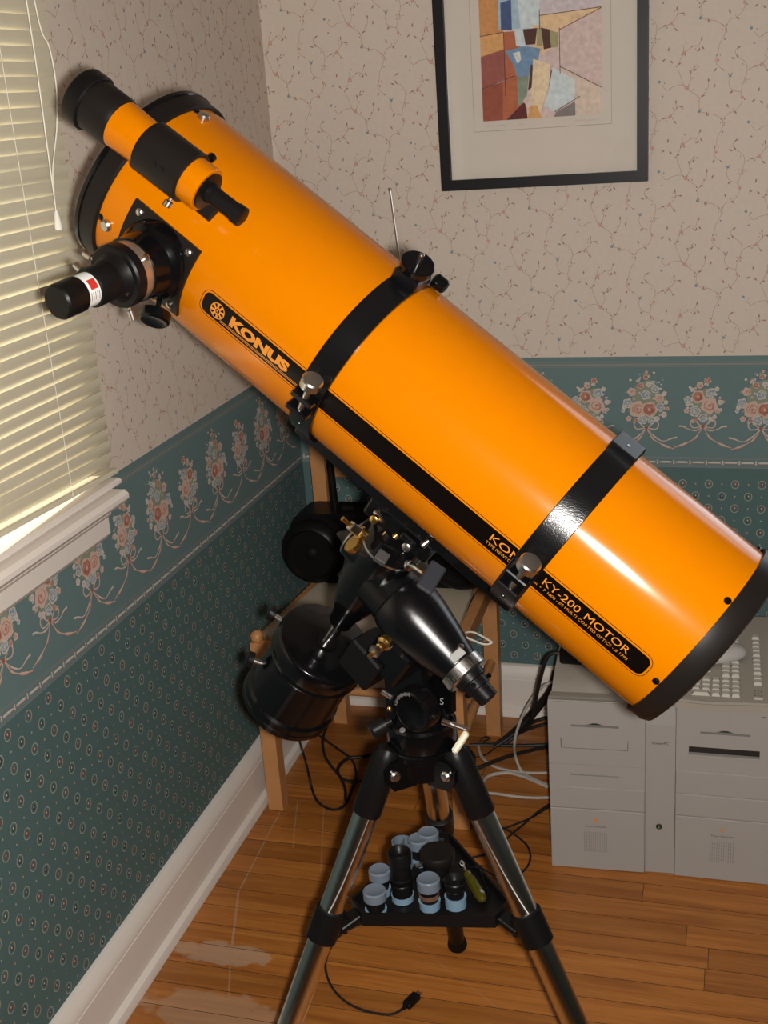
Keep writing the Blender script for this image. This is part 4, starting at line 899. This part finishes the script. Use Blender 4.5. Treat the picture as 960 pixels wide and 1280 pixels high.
for t_ in (px_(213), px_(222)):
    c = fa + FD*t_; dv = nrm(CAM-c); dv = nrm(dv-(dv@FD)*FD+sd_*.45); part('set_screw', G().lathe(c+dv*.0305, dv, [(0, .0035), (.0015, .003)], 10), BLACK, fin)

# --- focuser
FS, FA_ = .041, 93.0; fm_ = rad(FA_); fo_ = tp(FS, FA_, 0)
def fx(name, prof, m, parent, n=40, label=None): return part(name, G().lathe(fo_, fm_, prof, n), m, parent, label)
g = G(); ns_, na_ = 6, 12; s_a, s_b, a_a, a_b = -.0125, .0905, 68.5, 119.5; P_ = []
for r in (TR-.001, TR+.0042):
    for i in range(ns_+1):
        for j in range(na_+1): P_.append(tp(s_a+(s_b-s_a)*i/ns_, a_a+(a_b-a_a)*j/na_, r))
N1 = (ns_+1)*(na_+1); F_ = []; ix = lambda i, j, k=0: k*N1+i*(na_+1)+j
for i in range(ns_):
    for j in range(na_): F_ += [(ix(i, j), ix(i+1, j), ix(i+1, j+1), ix(i, j+1)), (ix(i, j, 1), ix(i, j+1, 1), ix(i+1, j+1, 1), ix(i+1, j, 1))]
for i in range(ns_):
    for j in (0, na_): F_.append((ix(i, j), ix(i+1, j), ix(i+1, j, 1), ix(i, j, 1)))
for j in range(na_):
    for i in (0, ns_): F_.append((ix(i, j), ix(i, j+1), ix(i, j+1, 1), ix(i, j, 1)))
g.add(P_, F_); foc = part('focuser', g, BLKSATIN, tel, 'black focuser with eyepiece')
fx('neck', [(TR-.006, .049), (TR+.006, .0475), (TR+.011, .0455), (TR+.015, .0405), (TR+.017, .0395), (TR+.040, .0385), (TR+.0405, .036)], BLACK, foc)
fx('draw_tube', [(TR+.040, .0355), (TR+.054, .0355)], CREAMSAT, foc, label='bright metal draw tube')
fx('flange', [(TR+.053, .0355), (TR+.0545, .0375), (TR+.066, .0375), (TR+.0685, .0355), (TR+.069, .030), (TR+.075, .0255), (TR+.080, .0235)], BLKPLAS, foc)
fx('eyepiece_barrel', [(TR+.079, .0228), (TR+.108, .0228), (TR+.110, .0215), (TR+.1105, .018)], BLKPLAS, foc)
fx('eyepiece_label', [(TR+.110, .0193), (TR+.128, .0193)], LABELW, foc, label='white printed band')
fx('eyepiece_cap', [(TR+.1275, .0195), (TR+.1290, .0205), (TR+.157, .0202), (TR+.1595, .0180), (TR+.160, .001)], BLKPLAS, foc)
fu, fv, _ = frame_of(fm_); tocam = nrm(CAM-fo_); 
def fcyl(ang, r, t): return fo_ + fm_*t + r*(math.cos(ang)*fu + math.sin(ang)*fv)
best = max(range(72), key=lambda k: (math.cos(k*math.pi/36)*fu+math.sin(k*math.pi/36)*fv) @ tocam); a0 = best*math.pi/36
g = G(); P_ = [fcyl(a0+.35+.75*i/6, .01945, TR+t) for t in (.1105, .1215) for i in range(7)]
sgn_ = 1
P_ = [fcyl(a0-.1+.62*i/6, .01945, TR+t) for t in (.1125, .1235) for i in range(7)]
g.add(P_, [(i, i+1, 8+i, 7+i) for i in range(6)]); part('label_patch', g, LABELR, foc, smooth=60, fix=False)
g = G()
for kk in range(5):
    P_ = [fcyl(a0-.75+.5*i/4, .01945, TR+.1125+kk*.003+t) for t in (0, .0009) for i in range(5)]; g.add(P_, [(i, i+1, 6+i, 5+i) for i in range(4)])
part('label_print', g, PRINTD, foc, smooth=60, fix=False)
for s, al in ((s_a+.013, a_a+5), (s_b-.012, a_a+5), (s_b-.012, a_b-6), (s_a+.013, a_b-6)): screw(s, al, .0048, .0035, STEEL, foc, 'screw', TR+.0042)
kc = fo_ + TD*.038 + tan(FA_)*.047 + fm_*(TR+.020); kax = nrm(tan(FA_)*.45 + TD*.5 + fm_*.72)
part('focus_knob', G().lathe(kc, kax, [(-.03, .0035), (-.006, .0035), (-.0055, .014), (-.003, .0185), (.008, .0185), (.0105, .0160), (.009, .011), (.009, .001)], 28), BLACK, foc)
for ang, t, ln_ in ((a0+2.35, .062, .016), (a0-1.75, .06, .016), (a0+2.2, .095, .014), (a0-1.0, .0705, .004), (a0+.2, .045, .002)):
    v = math.cos(ang)*fu + math.sin(ang)*fv; r_ = .037 if t < .07 else .0225
    part('thumb_screw', G().lathe(fo_+fm_*(TR+t)+v*(r_-.003), v, [(0, .0022), (ln_*.45, .0022), (ln_*.5, .0042), (ln_+.003, .0042), (ln_+.0036, .003)], 14), STEEL, foc)

# --- equatorial mount
MC = TA0 + .45*TD; dq = lambda t: MC - TQ*t
MO = dq(.262); th = math.radians(-10); TE = np.cross(TQ, TD); MP = nrm(math.cos(th)*TD + math.sin(th)*TE); MN = np.cross(MP, TQ)
if MN @ (CAM-MO) < 0: MN = -MN
mp = lambda r, t=0., n=0.: MO + MP*r - TQ*t + MN*n
sad = part('saddle', G().box(dq(.156), .052, .028, .0155, TD, TW, TQ, .003), BLACK, tel)
part('saddle_clamp', G().box(dq(.152)+TD*.02+TW*.032, .012, .006, .008, TD, TW, TQ, .002), BLACK, sad)
for k in (-.03, .024):
    c = dq(.157)+TD*k+TW*.026; part('saddle_screw', G().lathe(c, nrm(TW+TQ*.2), [(0, .003), (.012, .003), (.013, .0058), (.020, .0058), (.021, .004)], 14), STEEL if k > 0 else BRASS, sad)
dec = part('declination_housing', G().lathe(dq(.168), -TQ, [(0, .032), (.010, .034), (.012, .0385), (.030, .0395), (.032, .0405), (.070, .0405), (.073, .0385), (.108, .0385), (.140, .034), (.165, .0265), (.186, .0195), (.206, .0168), (.208, .012)], 48), BLACK, tel)
part('cross_drum', G().lathe(dq(.232), MP, [(-.046, .024), (-.044, .034), (-.041, .0365), (.03, .0365)], 40), BLACK, dec)
part('drum_rim', G().ring(dq(.232), MP, .033, .0362, -.0462, -.0438, 40), STEEL, dec)
part('setting_ring', G().ring(dq(.168), -TQ, .038, .0412, .036, .0395, 48), STEEL, dec)
_n = nrm(-FW + UP*.55 + RT*.35); _a = nrm(np.cross(nrm(RT*.55+UP*.83), _n)); _pad = (_a, _n, np.cross(_a, _n))
part('slow_motion_paddle', G().box(at(539, 722, 1.475), .011, .0035, .022, *_pad, .002), mat('slate_plastic', (.03, .032, .038), .4, spec=.3), dec, 'flat black lever')
part('paddle_screw', G().cyl(at(513, 705, 1.50), at(529, 716, 1.485), .0035, n=12), CHROME, dec)
part('paddle_screw', G().lathe(at(510, 706, 1.505), nrm(at(529, 716, 1.485)-at(510, 706, 1.505)), [(-.003, .002), (0, .007), (.004, .007), (.0045, .005)], 14), CHROME, dec)
part('guide_bracket', G().tube([at(480, 680, 1.5), at(495, 688, 1.497), at(504, 694, 1.494), at(503, 701, 1.494), at(496, 699, 1.496)], .0042, 8, sm=3), BLACK, dec)
part('guide_block', G().box(at(477, 697, 1.495), .008, .005, .008, *_pad, .001), mat('grey_block', (.05, .047, .045), .5), dec)
for c0, c1, m_ in ((at(470, 640, 1.51), at(478, 652, 1.5), STEEL), (at(528, 682, 1.48), at(536, 676, 1.478), STEEL), (at(493, 671, 1.49), at(497, 668, 1.488), BRASS)): part('lock_screw', G().cyl(c0, c1, .0045, .003, 12), m_, dec)
# brass worm gear and shaft at the left
gax = nrm(at(430, 648, 1.50)-at(462, 676, 1.525))
wg = part('worm_gear', G().lathe(at(452, 668, 1.52), gax, [(-.004, .009), (.004, .010), (.006, .0075)], 20), BRASS, dec, 'brass gear')
g = G(); c = at(442, 681, 1.515); u_, v_, w_ = frame_of(gax)
g.lathe(c, gax, [(-.004, .011), (.004, .011)], 24)
for k in range(24):
    t = 2*math.pi*k/24; g.box(c+(.0115)*(math.cos(t)*u_+math.sin(t)*v_), .0011, .0007, .0038, math.cos(t)*u_+math.sin(t)*v_, -math.sin(t)*u_+math.cos(t)*v_, w_)
part('gear_wheel', g, BRASS, wg)
part('coupler', G().box(at(443, 661, 1.512), .008, .006, .006, gax, *frame_of(gax)[:2], .001), CHROME, wg); part('gear_shaft', G().cyl(at(443, 661, 1.512), at(428, 648, 1.50), .003, n=10), BRASS, wg)
# right ascension housing
ra = part('right_ascension_housing', G().lathe(MO, MP, [(.006, .032), (.010, .0395), (.048, .0405), (.0495, .0392), (.051, .0425), (.060, .0455), (.075, .0460), (.095, .0440), (.130, .0372), (.160, .0302), (.170, .0280), (.172, .022)], 56), HAMMER, tel, 'black tapered polar housing')
sc_ = part('polar_circle', G().lathe(MO, MP, [(.170, .0265), (.1715, .0305), (.187, .0305), (.189, .0285), (.189, .02)], 48), STEEL, ra, 'silver graduated ring')
g = G(); u_, v_, w_ = frame_of(MP)
for k in range(40):
    t = 2*math.pi*k/40; e1 = math.cos(t)*u_+math.sin(t)*v_; g.box(MO+MP*(.183 if k % 4 else .181)+e1*.0305, .0002, .0004, .0025 if k % 4 else .0045, e1, np.cross(w_, e1), w_)
part('scale_marks', g, PRINTD, sc_, smooth=0)
e1 = nrm(CAM-mp(.16)); e1 = nrm(e1-(e1@MP)*MP + TQ*.55); e1 = nrm(e1-(e1@MP)*MP)
part('index_plate', G().box(MO+MP*.163+e1*.0315, .001, .0095, .0055, e1, np.cross(MP, e1), MP, .0004), mat('index_grey', (.34, .34, .33), .5), ra)
part('index_screw', G().lathe(MO+MP*.158+nrm(e1+TQ*1.3)*.031, nrm(e1+TQ*1.3), [(0, .004), (.004, .004), (.0045, .003)], 12), STEEL, ra)
pol = part('polar_eyepiece', G().lathe(MO, MP, [(.188, .0215), (.198, .0205), (.199, .017), (.210, .0165), (.211, .0145), (.228, .0140), (.229, .011), (.224, .009), (.224, .001)], 32), BLKPLAS, ra)
for k in range(3):
    t = k*2.09+.4; e2 = math.cos(t)*u_+math.sin(t)*v_; part('polar_screw', G().lathe(MO+MP*.2045+e2*.015, e2, [(0, .0022), (.006, .0022), (.0065, .0034), (.009, .0034)], 10), BLACK, pol)
# drive motor box with brass gear
mot = part('drive_motor', G().box(mp(.070, .104, .012), .0285, .0275, .026, MP, TQ, MN, .003), BLKPLAS, tel)
part('motor_gear', G().lathe(at(482, 803, 1.527), nrm(at(466, 817, 1.51)-at(482, 803, 1.527)), [(-.004, .0095), (.004, .0105), (.006, .0085), (.007, .0065), (.013, .0062), (.015, .004)], 20), BRASS, mot, 'brass gear')
part('motor_nut', G().lathe(at(470, 813, 1.514), nrm(at(466, 817, 1.51)-at(482, 803, 1.527)), [(0, .0085), (.005, .0085), (.006, .006)], 6), STEEL, mot)
part('motor_shaft', G().cyl(at(470, 813, 1.514), at(461, 821, 1.505), .0032, n=10), BRASS, mot)
part('motor_arm', G().box(mp(.095, .065, .01), .03, .03, .02, MP, TQ, MN, .004), BLACK, mot)
# counterweight bar and weights
part('counterweight_bar', G().lathe(dq(.372), -TQ, [(0, .011), (.010, .011), (.011, .0088), (.24, .0088), (.245, .007)], 24), CHROME, tel)
for t0_, L_, rw, kd, pr_ in ((.4235, .040, .0715, nrm(-.99*TD+.14*TW), 0), (.4665, .110, .0675, nrm(-.865*TD+.5*TW), 1)):
    prf = [(0, .012), (0, rw-.005), (.002, rw-.002), (.006, rw), (L_-.010, rw), (L_-.007, rw-.002), (L_-.004, rw), (L_-.001, rw-.002), (L_, .012)] if not pr_ else [(0, .012), (0, rw-.006), (.003, rw-.002), (L_-.034, rw), (L_-.031, rw+.0005), (L_-.027, rw+.0045), (L_-.016, rw+.005), (L_-.0145, rw+.0035), (L_-.013, rw+.005), (L_-.003, rw+.0045), (L_, rw), (L_, .012)]
    cwt = part('counterweight', G().lathe(dq(t0_), -TQ, prf, 72), BLACK, tel, 'black round counterweight')
    part('collar', G().lathe(dq(t0_), -TQ, [(-.004, .015), (-.001, .016), (.002, .016)], 24), BLACK, cwt)
    c = dq(t0_+L_*.42)+kd*(rw-.002)
    part('lock_screw', G().cyl(c, c+kd*.014, .0036, n=10), STEEL, cwt)
    part('lock_knob', G().lathe(c+kd*.013, kd, [(0, .006), (.001, .0115), (.009, .0115), (.011, .009)], 16), BLKPLAS, cwt)
part('toe_stop', G().lathe(dq(.605), -TQ, [(0, .008), (.001, .015), (.010, .015), (.012, .012)], 24), BLACK, tel)
# altitude-azimuth base
hz_ = lambda z, dx=0., dy=0.: HUB + V(dx, dy, z)
base = part('azimuth_base', G().lathe(hz_(.652), Z, [(0, .048), (.004, .050), (.034, .050), (.038, .047), (.040, .040), (.058, .036), (.060, .030)], 48), BLACK, tel)
ctr = mp(.085, .03); yo = hz_(.70)
ph_ = nrm(V(MP[0], MP[1], 0)); pn_ = np.cross(Z, ph_); pn_ = pn_ if pn_ @ (CAM-yo) > 0 else -pn_
for sg in (-1, 1):
    o_ = yo + pn_*sg*.027
    part('yoke_plate', G().prism([(-.036, -.005), (.038, -.005), (.040, .04), (.030, .085), (.010, .115), (-.018, .112), (-.034, .06)], o_, ph_, Z, pn_, -.006, .006), BLACK, base)
part('tilt_body', G().box(yo + ph_*.004 + Z*.075, .028, .021, .055, nrm(MP), pn_, np.cross(MP, pn_), .006), HAMMER, base)
lc = at(516, 890, 1.492)
lat = part('latitude_disc', G().lathe(lc - pn_*.02, pn_, [(0, .0285), (.018, .0285), (.021, .0275), (.0225, .025), (.021, .0225), (.021, .001)], 40), BLACK, base)
g = G()
for k in range(14):
    t = math.radians(95+k*6.2); e_ = -ph_*0 + math.cos(t)*RT + math.sin(t)*Z; e_ = nrm(e_-(e_@pn_)*pn_); g.box(lc + pn_*.0028 + e_*.0252, .0026 if k % 3 == 0 else .0015, .0006, .0003, e_, np.cross(pn_, e_), pn_)
part('degree_scale', g, SILVERTXT, lat, smooth=0)
g = G(); text_on(g, 'S', at(550, 881, 1.488), RT, UP, .0045, .0085); part('direction_letter', g, SILVERTXT, base, smooth=0, fix=False)
part('altitude_bolt', G().cyl(at(490, 872, 1.51), at(478, 864, 1.515), .0035, n=10), STEEL, base); part('altitude_bolt', G().sphere(at(487, 886, 1.50), .0038, 10), BRASS, base)
part('azimuth_knob', G().lathe(at(489, 901, 1.505), nrm(at(466, 914, 1.50)-at(489, 901, 1.505)), [(0, .005), (.008, .005), (.009, .0105), (.027, .0105), (.030, .008)], 18), BLKPLAS, base)
part('level_cap', G().lathe(at(503, 913, 1.495), nrm(Z+pn_*.3), [(0, .0042), (.0015, .0035)], 16), SILVERTXT, base)
lv = part('altitude_lever', G().cyl(at(553, 902, 1.49), at(585, 912, 1.475), .0038, .0042, 12), CHROME, base)
a_, b_ = at(584, 915, 1.474), at(567, 941, 1.468); u = nrm(b_-a_); part('lever_handle', G().box((a_+b_)/2, np.linalg.norm(b_-a_)/2, .0044, .0028, u, nrm(np.cross(u, FW)), FW, .0025), IVORY, lv, 'ivory plastic handle')
# --- tripod
D3 = [V(math.cos(PH+k*2*math.pi/3), math.sin(PH+k*2*math.pi/3), 0) for k in range(3)]
lf = lambda k, z: HUB + D3[k]*(.0491+.4696*(.66-z)) + Z*z
head = G(); head.lathe(hz_(.606), Z, [(0, .040), (.004, .046), (.032, .048), (.036, .052), (.0455, .052), (.047, .050)], 48)
hd = part('tripod_head', head, BLACK, tel)
for k in range(3):
    u = D3[k]; v = np.cross(Z, u)
    for sg in (-1, 1):
        part('head_lug', G().prism([(.025, -.028), (.060, -.028), (.071, -.012), (.071, .004), (.060, .016), (.025, .02)], hz_(.63)+v*sg*.0235, u, Z, v, -.0045, .0045), BLACK, hd)
        part('pivot_bolt', G().lathe(hz_(.627)+u*.058+v*sg*.0275, v*sg, [(0, .008), (.004, .008), (.0065, .0055), (.007, .002)], 18), STEEL, hd)
for k in range(3):
    top, bot = lf(k, .652), lf(k, 0); ax = nrm(bot-top); zt = lambda z: (top[2]-z)/-ax[2]
    lg = part('tripod_leg', G().lathe(top, ax, [(zt(.60), .0178), (zt(.15), .0178)], 40), CHROME, tel, 'chrome tubular tripod leg')
    part('leg_bracket', G().lathe(top, ax, [(-.006, .010), (-.004, .0165), (.004, .0200), (zt(.640), .0205), (zt(.565), .0210), (zt(.562), .0190)], 32), BLKPLAS, lg)
    part('lower_leg', G().lathe(top, ax, [(zt(.16), .0145), (zt(.026), .0145)], 28), BLKPLAS, lg)
    part('leg_lock', G().lathe(top, ax, [(zt(.168), .0195), (zt(.165), .0215), (zt(.128), .0215), (zt(.124), .0170)], 28), BLKPLAS, lg)
    part('rubber_foot', G().add([], []).lathe(V(bot[0], bot[1], 0)-ax*.030, ax, [(0, .0155), (.014, .0175), (.022, .0185), (.0235, .016)], 24), RUBBER, lg)
    e_ = np.cross(ax, np.cross(D3[k], ax)); inw = -nrm(D3[k]-(D3[k]@ax)*ax); sv = np.cross(ax, inw)
    cc_ = lf(k, .402); col = part('brace_collar', G().lathe(cc_, ax, [(-.025, .0195), (-.0235, .0225), (.0235, .0225), (.025, .0195)], 32), BLKPLAS, lg)
    part('collar_lug', G().box(cc_+inw*.026, .010, .008, .012, inw, sv, ax, .002), BLKPLAS, lg); part('collar_screw', G().cyl(cc_+inw*.031-sv*.011, cc_+inw*.031+sv*.011, .0042, n=12), STEEL, lg)
# accessory tray between the legs
TZ = .398
def trayp(r0, cut):
    P = []
    for k in range(3):
        u = D3[k]; v = np.cross(Z, u); P += [(u*r0 - v*cut)[:2], (u*r0 + v*cut)[:2]]
    return [tuple(p) for p in P]
tr = part('accessory_tray', G().prism(trayp(.121, .020), hz_(TZ), X, Y, Z, -.003, .0015), BLKPLAS, tel, 'black triangular accessory tray')
A, B = trayp(.1225, .0205), trayp(.1185, .0185); g = G()
P_ = [hz_(TZ)+V(x, y_, z) for pts, in ((A,), (B,)) for z in (-.004, .0165) for x, y_ in pts]; n = 6
g.add(P_, [(i, (i+1) % n, n+(i+1) % n, n+i) for i in range(n)] + [(2*n+i, 3*n+i, 3*n+(i+1) % n, 2*n+(i+1) % n) for i in range(n)] + [(n+i, n+(i+1) % n, 3*n+(i+1) % n, 3*n+i) for i in range(n)] + [(i, 2*n+i, 2*n+(i+1) % n, (i+1) % n) for i in range(n)])
part('tray_rim', g, BLKPLAS, tr, smooth=0)
for k in range(3):
    cc_ = lf(k, .402); a_ = hz_(TZ+.003)+D3[k]*.118; b_ = cc_ - D3[k]*.024 + Z*-.012; u = nrm(b_-a_); v = np.cross(Z, D3[k])
    part('spreader_arm', G().box((a_+b_)/2, np.linalg.norm(b_-a_)/2+.004, .0125, .005, u, v, np.cross(u, v), .0015), BLKPLAS, tr)

# ------------------------------------------------------------------ things lying in the tray
tz = TZ+.0017
def pos(x, y_, h): p = onfl(x, y_, tz+h); return V(p[0], p[1], tz)
def case(x, y_, label, h=.05, r=.0170, body='eye', dome=True):
    p = pos(x, y_, h); t = thing('eyepiece_case', label, 'eyepiece case', p, 'eyepiece cases in the tripod tray')
    part('cup', G().lathe(p, Z, [(0, r-.0035), (.001, r-.002), (h*.27, r-.001), (h*.27, r-.0025)], 28), BLUEP, t, 'light blue plastic cup')
    part('eyepiece', G().lathe(p, Z, [(h*.2, r-.0045), (h*.32, r-.0036), (h*.5, r-.003), (h*.74, r-.003)], 24), BLKPLAS, t)
    part('rim', G().ring(p, Z, r-.004, r-.0033, h*.5, h*.53, 24), STEEL, t)
    part('lid', G().lathe(p, Z, [(h*.66, r-.001), (h*.67, r), (h*.955, r), (h, r-.0022), (h*.975, r-.0045), (h*.975, .001)], 32), LIDP, t, 'frosted plastic lid')
    return t
case(468, 1112, 'frosted-lid eyepiece case at the tray front corner nearest the plug cord', .044, .0172)
case(474, 1086, 'frosted-lid eyepiece case tucked behind the tall black eyepiece', .044, .0165)
t7 = case(535, 1097, 'frosted-lid eyepiece case with copper-rimmed eyepiece between two black eyepieces', .052, .0172)
p7 = pos(535, 1097, .052); part('copper_ring', G().ring(p7, Z, .0125, .0148, .020, .027, 28), COPPER, t7)
# tall black eyepiece standing in a blue cap
p = pos(499, 1064, .084); t = thing('eyepiece', 'tall black eyepiece standing in the tray beside the frosted cases', 'eyepiece', p)
part('barrel', G().lathe(p, Z, [(.008, .0125), (.009, .0155), (.030, .0158), (.031, .0150), (.034, .0165), (.040, .0165), (.041, .0152), (.062, .0152), (.064, .0168), (.082, .0172), (.084, .0160), (.080, .0120), (.074, .0090), (.074, .001)], 36), BLKPLAS, t)
part('grip_ring', G().ring(p, Z, .0150, .0169, .0335, .037, 36), BLACK, t)
part('cap', G().lathe(p, Z, [(0, .0150), (.001, .0165), (.011, .0168), (.011, .0150)], 28), BLUEP, t, 'light blue base cap')
# short black eyepiece in blue cup
p = pos(568, 1099, .046); t = thing('eyepiece', 'short black eyepiece in a blue cup beside the yellow screwdriver', 'eyepiece', p)
part('cup', G().lathe(p, Z, [(0, .0140), (.001, .0158), (.018, .0162), (.018, .0145)], 28), BLUEP, t, 'light blue plastic cup')
part('barrel', G().lathe(p, Z, [(.012, .013), (.026, .0135), (.027, .0145), (.032, .0145), (.034, .0172), (.044, .0175), (.046, .0160), (.042, .0110), (.038, .0080), (.038, .001)], 32), BLKPLAS, t)
part('trim_ring', G().ring(p, Z, .0140, .0147, .0295, .0305, 28), STEEL, t)
# open cup and two loose lids behind
p = pos(502, 1051, .046); t = thing('plastic_cup', 'small open frosted plastic cup at the back of the tray', 'cup', p)
part('wall', G().ring(p, Z, .0142, .0155, .001, .046, 32), LIDP, t); part('base', G().lathe(p, Z, [(0, .0150), (.0015, .0154)], 24), LIDP, t)
part('divider', G().box(p+Z*.024, .0008, .0138, .019), LIDP, t)
for x, y_, hh, lb in ((523, 1047, .046, 'round frosted plastic lid on a case next to the open cup'), (535, 1039, .048, 'round frosted plastic lid on a case next to the back tripod leg')):
    case(x, y_, lb.replace('round frosted plastic lid on a case', 'frosted-lid eyepiece case'), hh, .0165)
# wide black cap
p = pos(546, 1064, .058); t = thing('lens_barrel', 'wide short black barrel with flat round cap in the tray', 'lens', p)
part('barrel', G().lathe(p, Z, [(0, .0150), (.001, .0160), (.034, .0165), (.036, .0225), (.046, .0230)], 36), BLKPLAS, t)
part('cap', G().lathe(p, Z, [(.045, .0255), (.047, .0268), (.055, .0268), (.058, .0250), (.0575, .001)], 40), BLKSATIN, t)
part('barrel_screw', G().cyl(p+V(-.022, -.012, .040), p+V(-.030, -.018, .040), .0035, n=10), STEEL, t)
# screwdriver leaning on the tray floor
a_, b_ = onfl(603, 1124, tz+.009), onfl(577, 1080, tz+.026); u = nrm(b_-a_); L_ = np.linalg.norm(b_-a_); t = thing('screwdriver', 'small screwdriver with yellow translucent handle leaning in the tray', 'screwdriver', V(a_[0], a_[1], tz))
g = G(); g.lathe(a_, u, [(-.004, .003), (0, .0065), (.006, .0082), (L_*.55, .0078), (L_*.62, .0058), (L_*.72, .0064), (L_*.78, .004)], 8); part('handle', g, YELLOWG, t, smooth=20)
part('shank', G().cyl(a_+u*L_*.76, b_+u*.004, .0024, n=10), CHROME, t); part('tip_ferrule', G().lathe(a_+u*L_*.92, u, [(0, .003), (.003, .0048), (.009, .0045)], 12), CHROME, t)
g = G(); P_ = [onfl(583, 1085, tz+.02), onfl(598, 1086, tz+.022), onfl(604, 1100, tz+.016), onfl(610, 1118, tz+.006), onfl(603, 1131, tz+.004)]
solo('hex_key', G().tube(P_, .0022, 6), BLACK, 'thin black bent hex key beside the yellow screwdriver', 'tool', P_[0])
